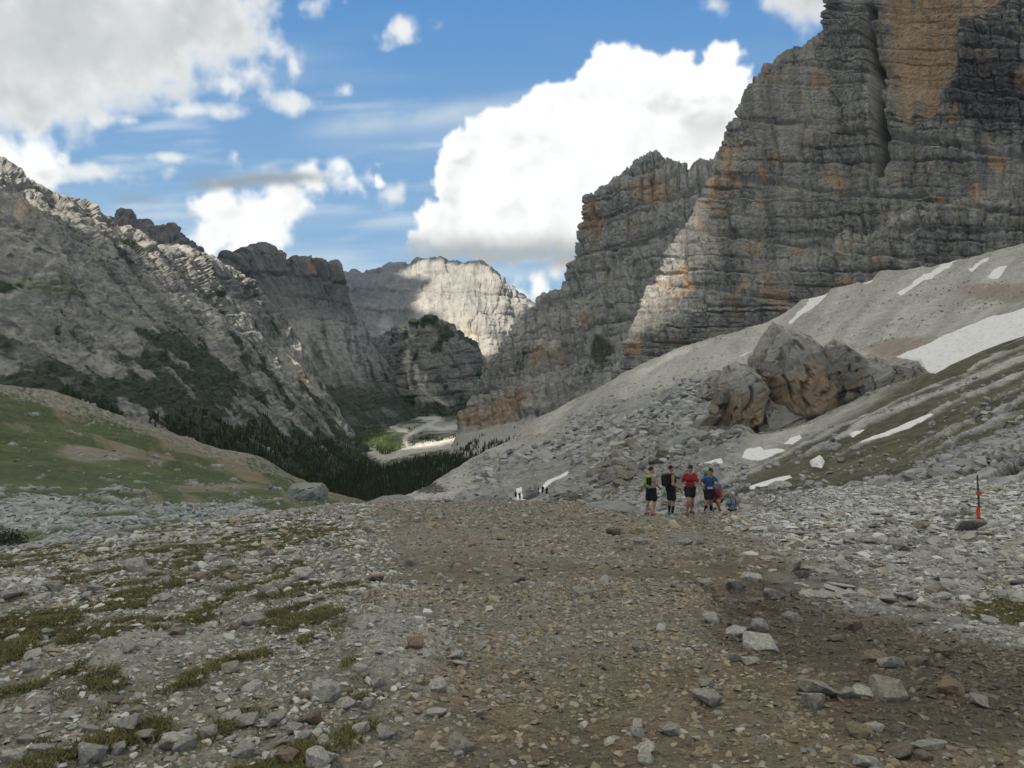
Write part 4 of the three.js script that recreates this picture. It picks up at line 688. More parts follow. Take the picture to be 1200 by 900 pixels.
const zoneWords = (s) => s.z.plates > 0.4 ? ['flat pale plate lying among the rock plates around the marker post', 'loose plates around the marker post'] : s.z.path > 0.5 ? (s.t === 'b' ? ['brown muddy stone lying on the gravel path', 'brown stones on the path'] : s.t === 's' ? ['flat grey slab lying on the gravel path', 'flat slabs on the path'] : ['pale grey stone lying on the brown gravel path', 'pale stones on the path']) : s.z.turf > 0.3 ? ['pale stone bedded in a streak of turf on the rubble', 'stones bedded in turf streaks'] : s.t === 'b' ? ['brownish stone lying in the pale rubble beside the path', 'brownish stones in the rubble'] : ['pale angular stone lying in the rubble beside the path', 'pale stones in the rubble'];
stones.slice(0, 295).forEach((s, i) => {
  const mat = s.t === 'b' ? rockPaints[4 + (i % 3)] : s.t === 'g' ? rockPaints[i % 2 ? 1 : 3] : rockPaints[i % 3];
  const m = new THREE.Mesh(s.t === 's' ? slabGeo[i % 6] : bigGeo[i % 12], mat);
  m.position.set(s.x, s.y + s.s * (s.t === 's' ? 0.12 : 0.26), -s.d); m.scale.set(s.s, s.s * (0.8 + 0.4 * R()), s.s); m.rotation.set((R() - 0.5) * 0.5, R() * 6.28, (R() - 0.5) * 0.5);
  const [l, g] = zoneWords(s); put(m, 'stone', l, 'stone', g);
});
{ // the rest of the rubble
  const rest = stones.slice(295), buckets = {};
  for (const s of rest) { const k = (s.t === 's' ? 'p' : 's') + Math.floor(R() * (s.t === 's' ? 5 : 8)); (buckets[k] ??= []).push(s); }
  const mat = new THREE.MeshStandardMaterial({ color: 0xffffff, roughness: 0.93 }), M4 = new THREE.Matrix4(), v = new THREE.Vector3(), sc = new THREE.Vector3(), col = new THREE.Color();
  for (const [k, list] of Object.entries(buckets)) {
    const im = new THREE.InstancedMesh(k[0] === 'p' ? plateGeo[+k[1]] : smallGeo[+k[1]], mat, list.length);
    list.forEach((s, i) => {
      quat.setFromEuler(eul.set((R() - 0.5) * 0.7, R() * 6.28, (R() - 0.5) * 0.7)); v.set(s.x, s.y + s.s * 0.12, -s.d); sc.set(s.s, s.s * (0.7 + 0.5 * R()), s.s); im.setMatrixAt(i, M4.compose(v, quat, sc));
      const b = s.t === 'b' ? [0.275, 0.222, 0.150] : s.t === 's' ? [0.44, 0.44, 0.42] : s.t === 'g' ? [0.29, 0.28, 0.25] : s.z.path > 0.5 ? [0.335, 0.31, 0.26] : [0.43, 0.425, 0.39], f = 0.55 + 0.8 * R();
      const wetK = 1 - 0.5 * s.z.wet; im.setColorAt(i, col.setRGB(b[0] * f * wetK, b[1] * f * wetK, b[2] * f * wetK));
    });
    put(im, 'gravel', k[0] === 'p' ? 'countless small flat plates of pale limestone' : 'countless small loose stones and grit of the pass', 'gravel', null, 'stuff');
  }
  
}
{ // turf: short wiry blades
  const blades = (seed) => { const r = rngOf(seed), p = [], idx = []; for (let k = 0; k < 16; k++) { const a = r() * 6.28, q = 0.05 * Math.sqrt(r()), x = q * Math.cos(a), z = q * Math.sin(a), h = 0.010 + 0.018 * r(), t = r() * 6.28, w = 0.003, lx = Math.cos(t) * 0.018, lz = Math.sin(t) * 0.018, i = p.length / 3; p.push(x - w * Math.sin(t), -0.01, z + w * Math.cos(t), x + w * Math.sin(t), -0.01, z - w * Math.cos(t), x + lx, h, z + lz); idx.push(i, i + 1, i + 2); } const g = new THREE.BufferGeometry(); g.setAttribute('position', new THREE.Float32BufferAttribute(p, 3)); g.setIndex(idx); g.computeVertexNormals(); return g; };
  const spots = [];
  for (let k = 0; k < 420000 && spots.length < 60000; k++) { const d = 3.3 + 30 * R() ** 1.6, x = (R() * 2 - 1) * 0.75 * d, z = zoneA(x, d); if (R() < (z.turf > 0.3 ? z.turf : z.turf * 0.5 + 0.006 * (1 - z.path))) spots.push([x, heightA(x, d, z), d]); }
  const mat = new THREE.MeshPhysicalMaterial({ color: 0xffffff, roughness: 1, side: THREE.DoubleSide }), M4 = new THREE.Matrix4(), v = new THREE.Vector3(), sc = new THREE.Vector3(), col = new THREE.Color();
  for (let q = 0; q < 2; q++) {
    const list = spots.filter((_, i) => i % 2 === q), im = new THREE.InstancedMesh(blades(50 + q), mat, list.length);
    list.forEach(([x, y, d], i) => { quat.setFromEuler(eul.set(0, R() * 6.28, 0)); const s = (0.6 + 1.1 * R() * R()) * (1 + d * 0.03); im.setMatrixAt(i, M4.compose(v.set(x, y, -d), quat, sc.set(s * 1.2, s * 0.7, s * 1.2))); const f = 0.7 + 0.6 * R(), dry = R() < 0.3; im.setColorAt(i, dry ? col.setRGB(0.20 * f, 0.16 * f, 0.075 * f) : col.setRGB(0.105 * f, 0.110 * f, 0.036 * f)); });
    put(im, 'grass', 'short olive turf growing in streaks through the rubble', 'grass', null, 'stuff');
  }
  
}

// ---------------------------------------------------------------- finding places on the slopes
function spotOn(L, px, py, dMin = 0, dMax = 1e9) { let b = 1e9, k = 0; for (let i = 0; i < L.PX.length; i++) { if (L.D[i] < dMin || L.D[i] > dMax) continue; const dx = L.PX[i] - px, dy = L.PY[i] - py, q = dx * dx + dy * dy; if (q < b) { b = q; k = i; } } return { p: new THREE.Vector3(L.pos[k * 3], L.pos[k * 3 + 1], L.pos[k * 3 + 2]), d: L.D[k], n: new THREE.Vector3(L.N[k * 3], L.N[k * 3 + 1], L.N[k * 3 + 2]) }; }
// an angular block: the hull of a traced outline [x, y] at distance d and of smaller rings in front of it and behind, its faces split fine and roughened
function block(outline, d, depth, seed, fine = 0.06, amp = 0.05, paint = null) {
  const r = rngOf(seed), k = d / F; let cx = 0, cy = 0; for (const [x, y] of outline) { cx += x / outline.length; cy += y / outline.length; }
  const o = at(cx, cy, d), q = outline.map(([x, y]) => [(x - cx) * k, -(y - cy) * k]), R0 = Math.max(...q.map(([x, y]) => Math.hypot(x, y))), pts = [];
  for (const [x, y] of q) { pts.push(new THREE.Vector3(x, y, (r() - 0.5) * depth * 0.7)); const s = 0.5 + 0.35 * r(); pts.push(new THREE.Vector3(x * s + (r() - 0.5) * R0 * 0.15, y * s - R0 * 0.08, depth * (0.65 + 0.5 * r()))); pts.push(new THREE.Vector3(x * 0.8, y * 0.85, -depth * (0.7 + 0.5 * r()))); }
  const hull = new ConvexGeometry(pts), hp = hull.attributes.position, np = [], nc = [], idx = [], key = new Map(), A = new THREE.Vector3(), B = new THREE.Vector3(), C = new THREE.Vector3(), v = new THREE.Vector3();
  const s = R0 * amp, f = 1 / R0;
  const vert = (X, Y, Z) => {
    const h = `${X.toFixed(2)},${Y.toFixed(2)},${Z.toFixed(2)}`; let t = key.get(h); if (t !== undefined) return t; t = np.length / 3; key.set(h, t);
    const joint = sstep(0.78, 0.92, ridged(X * f * 1.9 + seed, Y * f * 1.4, Z * f * 1.9, 2)), bed = bedded(X + Z, Y - 0.55 * X, R0 * 0.2, R0 * 0.4, seed), l = Math.hypot(X, Y, Z) || 1;
    const m = s * (0.9 * bed + 0.25 * bedded(X - Z, Y + 0.3 * X, R0 * 0.11, R0 * 0.14, seed + 5) + 0.6 * fbm(X * f * 6 + seed, Y * f * 6, Z * f * 6, 4) - 2.6 * joint);
    np.push(X + X / l * m, Y + Y / l * m, Z + Z / l * m);
    const n1 = fbm(X * f * 2.5 + seed, Y * f * 2.5, Z * f * 2.5, 4), n3 = fbm(X * f * 16 + seed, Y * f * 16, Z * f * 16, 3);
    let c = mixc([0.20, 0.19, 0.17], [0.36, 0.345, 0.31], clamp(0.5 + 0.6 * n1 + 0.6 * n3)); if (paint) c = paint(c, X, Y, Z, R0, n1, n3); nc.push(...c); return t;
  };
  for (let i = 0; i < hp.count; i += 3) {
    A.fromBufferAttribute(hp, i); B.fromBufferAttribute(hp, i + 1); C.fromBufferAttribute(hp, i + 2);
    const n = Math.min(28, Math.max(1, Math.ceil(Math.max(A.distanceTo(B), B.distanceTo(C), C.distanceTo(A)) / (R0 * fine)))), id = (a, b) => { v.copy(A).multiplyScalar(1 - (a + b) / n).addScaledVector(B, a / n).addScaledVector(C, b / n); return vert(v.x, v.y, v.z); };
    for (let a = 0; a < n; a++) for (let b = 0; b < n - a; b++) { idx.push(id(a, b), id(a + 1, b), id(a, b + 1)); if (b < n - a - 1) idx.push(id(a + 1, b), id(a + 1, b + 1), id(a, b + 1)); }
  }
  const w = new THREE.BufferGeometry(); w.setAttribute('position', new THREE.Float32BufferAttribute(np, 3)); w.setAttribute('color', new THREE.Float32BufferAttribute(nc, 3)); w.setIndex(idx);
  return { g: w, o };
}
const ochreFront = (lo) => (c, X, Y, Z, R0, n1, n3) => mixc(c, mixc([0.35, 0.265, 0.175], [0.25, 0.175, 0.11], clamp(0.5 + n3)), 0.85 * sstep(-0.15, 0.25, n1 * 0.6 + 0.3 * n3 - Y / R0 * 0.8 + lo));

// ---------------------------------------------------------------- rock outcrop on the slope
const outcropMat = new THREE.MeshStandardMaterial({ color: new THREE.Color().setRGB(0.31, 0.285, 0.245), map: rockPaints[0].map, roughness: 0.95 });
{
  const D0 = 176, base = at(930, 512, D0), grp = new THREE.Group(); grp.position.copy(base);
  const add = (name, outline, d, depth, seed, paint, label) => { const b = block(outline, d, depth, seed, 0.06, 0.05, paint); const m = part(name, b.g, MAT.face, grp, label); m.position.copy(b.o).sub(base); };
  add('block', [[884, 416], [893, 398], [906, 378], [918, 382], [934, 392], [962, 420], [985, 462], [978, 490], [950, 508], [905, 512], [890, 480], [893, 440]], 176, 9, 11, ochreFront(0.05), 'tall leaning main block with ochre lower face');
  add('block', [[838, 505], [848, 478], [880, 455], [940, 440], [1000, 436], [1050, 436], [1084, 446], [1060, 462], [1010, 484], [965, 506], [910, 516], [850, 516]], 177, 8, 20, null);
  add('block', [[898, 402], [906, 378], [914, 384], [912, 410], [902, 420]], 174, 3, 21, null);
  add('block', [[930, 404], [944, 396], [956, 404], [990, 452], [984, 474], [962, 462]], 172, 5, 22, null);
  add('block', [[843, 450], [852, 430], [866, 422], [884, 434], [898, 452], [902, 480], [888, 508], [860, 512], [844, 500]], 173, 7, 12, ochreFront(0.12), 'blunt ochre block leaning on the main block');
  add('block', [[905, 378], [925, 384], [946, 392], [968, 408], [972, 424], [955, 436], [930, 420], [912, 400]], 181, 6, 13, null);
  add('block', [[968, 406], [978, 397], [992, 402], [1012, 416], [1028, 440], [1030, 458], [1010, 464], [988, 458], [970, 430]], 168, 6, 14, ochreFront(-0.1));
  add('block', [[1008, 424], [1024, 416], [1042, 424], [1056, 438], [1062, 452], [1040, 466], [1014, 468], [1004, 446]], 163, 5, 15, null);
  add('block', [[1050, 428], [1064, 420], [1078, 428], [1086, 440], [1076, 450], [1056, 450]], 157, 4, 16, null);
  add('block', [[820, 450], [836, 433], [850, 436], [846, 456], [830, 470], [818, 466]], 180, 4, 17, null);
  add('block', [[890, 478], [900, 464], [912, 476], [914, 500], [896, 508]], 171, 3, 18, null);
  add('block', [[978, 446], [996, 452], [1008, 466], [990, 486], [972, 492], [966, 470]], 174, 4, 19, null);
  { const r = rngOf(606), spots = [[850, 505], [870, 512], [900, 510], [925, 505], [955, 500], [985, 482], [1005, 468], [1030, 462], [1050, 455], [835, 480], [828, 495], [846, 470], [962, 436], [900, 440], [1000, 432], [880, 455], [1040, 440], [930, 430], [1015, 445], [866, 480], [1066, 446], [1080, 448], [860, 500], [960, 480], [940, 498]];
    for (const [px, py] of spots) { const m = part('block', bigGeo[Math.floor(r() * 12)], outcropMat, grp), s = (py < 446 ? 0.8 : 1.4) + (py < 446 ? 0.9 : 2.0) * r(); m.position.copy(at(px, py, (px > 1035 ? 156 : px > 985 ? 163 : 168) + 6 * r())).sub(base); m.scale.set(s * (1 + 0.6 * r()), s * (0.9 + 0.9 * r()), s); m.rotation.set((r() - 0.5) * 0.9, r() * 6.28, -0.5 + (r() - 0.5) * 0.8); } }
  put(grp, 'rock_outcrop', 'large cracked outcrop with ochre faces standing on the slope below the wall', 'rock outcrop');
}
// ---------------------------------------------------------------- single boulders and rocky humps
function boulder(outline, d, depth, seed, name, label, paint, category = 'boulder') { const b = block(outline, d, depth, seed, 0.11, 0.05, paint), m = new THREE.Mesh(b.g, MAT.face); m.position.copy(b.o); put(m, name, label, category); }
const palePaint = (c, X, Y, Z, R0, n1, n3) => mixc(c, [0.33, 0.33, 0.315], clamp(0.65 + 0.5 * n3));
const greyPaint = (c, X, Y, Z, R0, n1, n3) => mixc(c, mixc([0.17, 0.175, 0.165], [0.28, 0.285, 0.275], clamp(0.5 + n3 + 0.3 * n1)), 0.85);
boulder([[900, 575], [903, 568], [914, 563], [927, 565], [931, 574], [926, 586], [906, 592], [899, 586]], 62, 0.9, 31, 'boulder', 'pale rounded boulder standing on turf near the walkers', palePaint);
boulder([[962, 540], [966, 524], [974, 518], [986, 520], [990, 530], [978, 543], [968, 548]], 84, 1.2, 32, 'boulder', 'pointed grey boulder leaning over a little snow patch', greyPaint);
boulder([[1056, 522], [1068, 513], [1086, 511], [1098, 518], [1092, 526], [1066, 530]], 78, 1.2, 33, 'boulder', 'low grey boulder on the turf beside a long snow streak', greyPaint);
boulder([[1136, 462], [1150, 455], [1164, 458], [1166, 466], [1150, 470], [1138, 469]], 92, 1.2, 34, 'boulder', 'squat grey boulder among turf steps below the snowfield', greyPaint);
boulder([[1152, 474], [1180, 462], [1204, 454], [1210, 466], [1180, 476], [1156, 482]], 84, 1.4, 35, 'boulder', 'long flat boulder lying along the turf steps', greyPaint);
boulder([[862, 572], [870, 566], [880, 566], [878, 576], [866, 582]], 66, 0.6, 36, 'boulder', 'small grey boulder half sunk in turf behind the white-capped walker', greyPaint);
boulder([[772, 520], [784, 503], [808, 500], [828, 506], [832, 530], [826, 548], [790, 552], [770, 544]], 140, 4, 37, 'boulder', 'huge square grey block among the talus behind the walkers', greyPaint);
boulder([[740, 538], [756, 524], [774, 530], [776, 548], [752, 556]], 140, 2.4, 38, 'boulder', 'grey block resting against the huge square talus block', greyPaint);
boulder([[846, 520], [872, 508], [900, 514], [905, 528], [880, 536], [850, 540]], 160, 3, 39, 'boulder', 'broad low grey rock at the foot of the outcrop', greyPaint);
boulder([[902, 524], [924, 512], [948, 508], [946, 520], [920, 530]], 168, 2.5, 40, 'boulder', 'low whitish rock hugging the outcrop foot', palePaint);
boulder([[338, 574], [342, 567], [378, 566], [384, 574], [383, 590], [338, 590]], 150, 3, 41, 'boulder', 'flat topped block with vertical sides on the grassy shoulder edge', greyPaint);
boulder([[526, 588], [540, 576], [566, 571], [590, 574], [602, 586], [596, 598], [530, 600]], 88, 3, 42, 'rock_hump', 'rounded grey rock hump behind the brow of the saddle', greyPaint, 'rock');
boulder([[640, 584], [648, 571], [668, 567], [682, 570], [684, 582], [664, 590]], 120, 2, 43, 'rock_hump', 'dark grey rock below the hooked snow patch', greyPaint, 'rock');
boulder([[612, 584], [616, 570], [626, 566], [632, 576], [626, 588]], 135, 1.6, 44, 'rock_hump', 'narrow grey rock between two snow patches in the hollow', greyPaint, 'rock');
boulder([[672, 602], [684, 592], [710, 588], [740, 591], [756, 600], [748, 612], [680, 614]], 46, 1.2, 45, 'rock_hump', 'flat grey rock hump beside the walkers hiding two seated people', greyPaint, 'rock');
boulder([[986, 572], [1004, 564], [1026, 566], [1036, 572], [1016, 580], [990, 582]], 50, 0.9, 46, 'boulder', 'flattish grey boulder in the turf above the rock plates', greyPaint);
boulder([[840, 596], [858, 590], [884, 592], [880, 600], [848, 604]], 40, 0.6, 47, 'boulder', 'low pale ledge of rock in front of the white-capped walker', palePaint);
boulder([[430, 588], [446, 582], [470, 580], [486, 584], [480, 592], [440, 594]], 130, 1.6, 48, 'boulder', 'low grey boulder on the brow above the wooded valley', greyPaint);
{ // talus
  const geos = [facetRock(501, 0, { planes: 10 }), facetRock(502, 0, { planes: 9, squash: [1, 0.8, 0.8] }), facetRock(503, 0, { planes: 11, squash: [1, 0.55, 0.9] })];
  const mats = [rockPaints[1], rockPaints[3], rockPaints[0]].map((m) => { const c = m.clone(); c.color.multiplyScalar(0.78); return c; });
  const cand = []; const n = slope.PX.length, r = rngOf(88), x0 = (q) => slope.pos[q * 3], z0 = (q) => slope.pos[q * 3 + 2];
  for (let k = 0; k < 300000; k++) {
    const q = Math.floor(r() * n), px = slope.PX[q], py = slope.PY[q], d = slope.D[q]; if (d < 38 || px < 480 || px > 1260 || snowAt(px, py + 6) > -7 || snowAt(px, py) > -5) continue;
    const low = px > 585 && px < 700 && py > 550 && d > 95; if (low && r() < 0.5) continue;
    const x = slope.pos[q * 3], y = slope.pos[q * 3 + 1], z = slope.pos[q * 3 + 2], t = talusMask(px, py), tf = d < 160 ? turfMask(x, y, z, px, py) : 0;
    const scree = d > 150 ? 0.34 * sstep(-0.5, 0.5, fbm(x0(q) / 30, 1, z0(q) / 30, 3)) : 0, w = t * 0.9 + scree + (d < 110 ? (tf > 0.4 ? 0.11 : 0.34) : 0);
    if (r() > w * 0.3) continue;
    const s = (d < 110 ? 0.12 + 0.5 * r() ** 5 : 0.22 + 1.6 * r() ** 7 * (0.25 + t)) * (0.7 + d / 600);
    const s2 = low ? Math.min(s, 0.42) : s; cand.push({ x, y, z, s: s2, q: s2 / d, tf });
  }
  cand.sort((a, b) => b.q - a.q);
  cand.slice(0, 110).forEach((c, i) => { const m = new THREE.Mesh(bigGeo[(i * 5) % 12], mats[i % 3]); m.position.set(c.x, c.y + c.s * 0.25, c.z); m.scale.setScalar(c.s); m.rotation.set((r() - 0.5) * 0.8, r() * 6.28, (r() - 0.5) * 0.8); if (-c.z > 115) put(m, 'talus_block', 'angular grey talus block fallen below the rock wall', 'boulder', 'talus blocks below the wall'); else put(m, 'rock', 'grey rock lying on the turf steps below the outcrop', 'rock', 'rocks on the turf steps'); });
  const rest = cand.slice(110), M4 = new THREE.Matrix4(), v = new THREE.Vector3(), sc = new THREE.Vector3(), col = new THREE.Color(), mat = new THREE.MeshStandardMaterial({ color: 0xffffff, roughness: 0.95 });
  for (let k = 0; k < 3; k++) { const list = rest.filter((_, i) => i % 3 === k), im = new THREE.InstancedMesh(geos[k], mat, list.length); list.forEach((c, i) => { quat.setFromEuler(eul.set((r() - 0.5) * 0.9, r() * 6.28, (r() - 0.5) * 0.9)); im.setMatrixAt(i, M4.compose(v.set(c.x, c.y + c.s * 0.2, c.z), quat, sc.set(c.s, c.s * (0.6 + 0.5 * r()), c.s))); const f = (c.z < -150 ? 0.25 : 0.21) + 0.15 * r(); im.setColorAt(i, col.setRGB(f, f * 0.985, f * 0.945)); }); put(im, 'rubble', 'rubble and blocks strewn over the slope below the wall', 'rubble', null, 'stuff'); }
  
}
{ // stones strewn on the shoulder across the dip
  const r = rngOf(99), n = shoulder.PX.length, list = [];
  for (let k = 0; k < 60000; k++) { const q = Math.floor(r() * n), px = shoulder.PX[q], py = shoulder.PY[q], d = shoulder.D[q]; if (px < -60 || px > 420 || d > 330) continue; const x = shoulder.pos[q * 3], y = shoulder.pos[q * 3 + 1], z = shoulder.pos[q * 3 + 2], w = shoulderRock(x, z, px, py); if (r() > 0.02 + 0.5 * w) continue; list.push([x, y, z, (0.12 + 0.55 * r() ** 4) * (0.6 + d / 260)]); }
  const M4 = new THREE.Matrix4(), v = new THREE.Vector3(), sc = new THREE.Vector3(), col = new THREE.Color(), im = new THREE.InstancedMesh(smallGeo[1], new THREE.MeshStandardMaterial({ color: 0xffffff, roughness: 0.95 }), list.length);
  list.forEach(([x, y, z, s], i) => { quat.setFromEuler(eul.set((r() - 0.5) * 0.8, r() * 6.28, (r() - 0.5) * 0.8)); im.setMatrixAt(i, M4.compose(v.set(x, y + s * 0.2, z), quat, sc.set(s, s, s))); const f = 0.22 + 0.13 * r(); im.setColorAt(i, col.setRGB(f, f, f * 0.98)); });
  put(im, 'rubble', 'pale rubble strewn over the grassy shoulder', 'rubble', null, 'stuff');
}

// ---------------------------------------------------------------- woods
{
  const conifer = (seed) => {
    const r = rngOf(seed), parts = []; const tr = new THREE.CylinderGeometry(0.006, 0.02, 1, 5, 1); tr.translate(0, 0.5, 0); tr.deleteAttribute('uv'); parts.push(tr.toNonIndexed());
    for (let t = 0; t < 6; t++) { const y0 = 0.08 + t * 0.145, R1 = 0.17 * (1 - t / 6.6) * (0.85 + 0.3 * r()), p = []; const nS = 9; for (let k = 0; k < nS; k++) { const a0 = k / nS * 6.283 + r() * 0.3, a1 = a0 + 0.75, q0 = R1 * (0.65 + 0.6 * r()); const dn = 0.05 * r(); p.push(0, y0 + 0.23, 0, Math.cos(a0) * q0, y0 - dn, Math.sin(a0) * q0, Math.cos(a1) * q0 * 0.8, y0 + 0.03, Math.sin(a1) * q0 * 0.8); } const g = new THREE.BufferGeometry(); g.setAttribute('position', new THREE.Float32BufferAttribute(p, 3)); g.computeVertexNormals(); parts.push(g); }
    return mergeGeometries(parts);
  };
  const r = rngOf(31), spots = [];
  const from = (L, tries, f, cap) => { const n = L.PX.length; let c = 0; for (let k = 0; k < tries && c < cap; k++) { const q = Math.floor(r() * n), px = L.PX[q], py = L.PY[q], o = q * 3; const w = f(px, py, L.pos[o], L.pos[o + 1], L.pos[o + 2], L.D[q]); if (r() < w) { const j = L.D[q] * 0.004; spots.push([L.pos[o] + (r() - 0.5) * j, L.pos[o + 1], L.pos[o + 2] + (r() - 0.5) * j * 2]); c++; } } };
  const river = (px, py) => { let m = 1e9; for (const l of riverLines) m = Math.min(m, polyDist(l, px, py, false)); return m; };
  from(floor, 60000, (px, py, x, y, z, d) => (px < 300 || d > 3000) ? 0 : sstep(3, 6, Math.min(river(px, py), river(px, py - 4), river(px, py - 8)) + 2 * noise(x / 30, 1, z / 30)) * (sstep(-0.35, 0.05, fbm(x / 90, 1, z / 90, 3) + 0.25 * sstep(2600, 1800, d)) * 0.9 + 0.04) * (py > 492 ? 1 : 0.4), 14000);
  from(ridge, 160000, (px, py, x, y, z, d) => (px < 60 || py < 400) ? 0 : sstep(0.1, 0.5, fbm(x / 70 + 9, y / 90, z / 70, 4) * 0.8 + sstep(455, 560, py - (px - 250) * 0.12) * 0.95 - 0.25) * 0.9, 9000);
  from(peak, 90000, (px, py, x, y, z, d) => (py < 470 || px > 720) ? 0 : sstep(0.25, 0.5, fbm(x / 60, y / 60, z / 60, 4) + sstep(485, 530, py + (px - 600) * 0.30) * 0.8 - 0.25) * 0.6, 1500);
  const geos = [conifer(1), conifer(2), conifer(3)], M4 = new THREE.Matrix4(), v = new THREE.Vector3(), sc = new THREE.Vector3(), col = new THREE.Color(), mat = new THREE.MeshStandardMaterial({ color: 0xffffff, roughness: 1, side: THREE.DoubleSide });
  for (let k = 0; k < 3; k++) { const list = spots.filter((_, i) => i % 3 === k), im = new THREE.InstancedMesh(geos[k], mat, list.length); list.forEach(([x, y, z], i) => { quat.setFromEuler(eul.set(0, r() * 6.28, 0)); const h = (y > -60 ? 4 : 7) + 11 * r() * r(); im.setMatrixAt(i, M4.compose(v.set(x, y - 0.4, z), quat, sc.set(h * 1.15, h, h * 1.15))); const f = 0.55 + 1.1 * r() * r(), px = 600 + F * x / -z, py = 450 + F * (EYE - y) / -z, sunlitPaint = px > 408 && px < 474 && py > 497 && py < 534; im.setColorAt(i, sunlitPaint ? col.setRGB(0.085 * f, 0.13 * f, 0.030 * f) : col.setRGB(0.040 * f, 0.058 * f, 0.022 * f)); }); put(im, 'forest', 'dark conifer woods filling the valley floor', 'forest', null, 'stuff'); }  // trees at the sun patch painted brighter green to look sunlit
  
}
{ // dark shrub in the rocky dip
  const r = rngOf(12), p = at(10, 640, 78), pos = [], idx = [];
  for (let k = 0; k < 900; k++) { const a = r() * 6.28, e = Math.acos(r()), q = 0.55 + 0.45 * r(), x = Math.sin(e) * Math.cos(a) * q * 1.9, y = Math.cos(e) * q * 1.7, z = Math.sin(e) * Math.sin(a) * q * 1.5, s = 0.10 + 0.10 * r(), i = pos.length / 3, t = r() * 6.28; pos.push(x, y, z, x + s * Math.cos(t), y + s, z + s * Math.sin(t), x + s * Math.cos(t + 1.6), y + 0.4 * s, z + s * Math.sin(t + 1.6)); idx.push(i, i + 1, i + 2); }
  const g = new THREE.BufferGeometry(); g.setAttribute('position', new THREE.Float32BufferAttribute(pos, 3)); g.setIndex(idx); g.computeVertexNormals();
  const grp = new THREE.Group(); grp.position.copy(p); part('foliage', g, new THREE.MeshStandardMaterial({ color: new THREE.Color().setRGB(0.035, 0.042, 0.022), roughness: 1, side: THREE.DoubleSide }), grp);
  const st = []; for (let k = 0; k < 7; k++) { const a = k * 0.9, c = new THREE.CatmullRomCurve3([new THREE.Vector3(0, -0.2, 0), new THREE.Vector3(Math.cos(a) * 0.5, 0.5, Math.sin(a) * 0.4), new THREE.Vector3(Math.cos(a) * 1.1, 1.1, Math.sin(a) * 0.9)]); st.push(new THREE.TubeGeometry(c, 6, 0.04, 5)); } part('stem', mergeGeometries(st), new THREE.MeshStandardMaterial({ color: new THREE.Color().setRGB(0.07, 0.05, 0.035), roughness: 1 }), grp);
  put(grp, 'dwarf_pine', 'dark round dwarf pine growing among rocks of the dip', 'shrub');
}

// ---------------------------------------------------------------- marker post with orange tape
{
  const X = (1147 - 600) / F, d = 20.2, x = X * d, y = heightA(x, d), grp = new THREE.Group(); grp.position.set(x, y + 0.06, -d); grp.rotation.z = 0.03; grp.rotation.y = 0.4;
  const wood = new THREE.MeshStandardMaterial({ color: new THREE.Color().setRGB(0.085, 0.075, 0.062), roughness: 0.95 }), tape = new THREE.MeshStandardMaterial({ color: new THREE.Color().setRGB(0.62, 0.06, 0.015), roughness: 0.55, side: THREE.DoubleSide });
  const pr = []; for (const [q, h] of [[0.036, -0.1], [0.034, 0.2], [0.028, 0.6], [0.030, 0.8], [0.025, 1.05], [0.030, 1.13], [0.020, 1.22], [0.001, 1.235]]) pr.push(new THREE.Vector2(q, h));
  const g = new THREE.LatheGeometry(pr, 9), p = g.attributes.position; for (let i = 0; i < p.count; i++) { const yy = p.getY(i); p.setX(i, p.getX(i) * (1 + 0.25 * noise(p.getX(i) * 30, yy * 5, p.getZ(i) * 30)) + 0.015 * Math.sin(yy * 4)); p.setZ(i, p.getZ(i) * 0.8); } g.computeVertexNormals();
  part('post', g, wood, grp);
  const wrap = (h0, h1, q, seed, waves) => { const r = rngOf(seed), nS = 26, nH = 9, v = [], ix = []; for (let j = 0; j <= nH; j++) for (let i = 0; i <= nS; i++) { const a = i / nS * 6.283, t = j / nH, rr = q * (1 + 0.35 * noise(Math.cos(a) * 2 + seed, t * 3, Math.sin(a) * 2) + 0.12 * Math.sin(a * waves + t * 5)); v.push(Math.cos(a) * rr, lerp(h0, h1, t) + 0.02 * noise(a, t * 4, seed), Math.sin(a) * rr); } for (let j = 0; j < nH; j++) for (let i = 0; i < nS; i++) { const a = j * (nS + 1) + i; ix.push(a, a + nS + 1, a + 1, a + 1, a + nS + 1, a + nS + 2); } const b = new THREE.BufferGeometry(); b.setAttribute('position', new THREE.Float32BufferAttribute(v, 3)); b.setIndex(ix); b.computeVertexNormals(); return b; };
  part('orange_cloth', wrap(0.0, 0.13, 0.065, 3, 5), tape, grp, 'crumpled orange tape heaped round the foot');
  part('orange_tape', wrap(0.15, 0.42, 0.039, 8, 3), tape, grp);
  { const v = [], ix = []; for (let j = 0; j <= 8; j++) for (const s of [0, 1]) { const t = j / 8; v.push(0.03 + s * 0.085 * (1 - 0.2 * t) + 0.01 * Math.sin(t * 7), 0.80 - 0.19 * t, 0.03 * Math.sin(t * 5 + s)); } for (let j = 0; j < 8; j++) { const a = j * 2; ix.push(a, a + 1, a + 2, a + 1, a + 3, a + 2); } const b = new THREE.BufferGeometry(); b.setAttribute('position', new THREE.Float32BufferAttribute(v, 3)); b.setIndex(ix); b.computeVertexNormals(); part('orange_flag', b, tape, grp); part('orange_knot', wrap(0.74, 0.81, 0.05, 5, 4), tape, grp); }
  put(grp, 'marker_post', 'dark wooden marker post tied with orange tape on a flat rock', 'marker post');
}

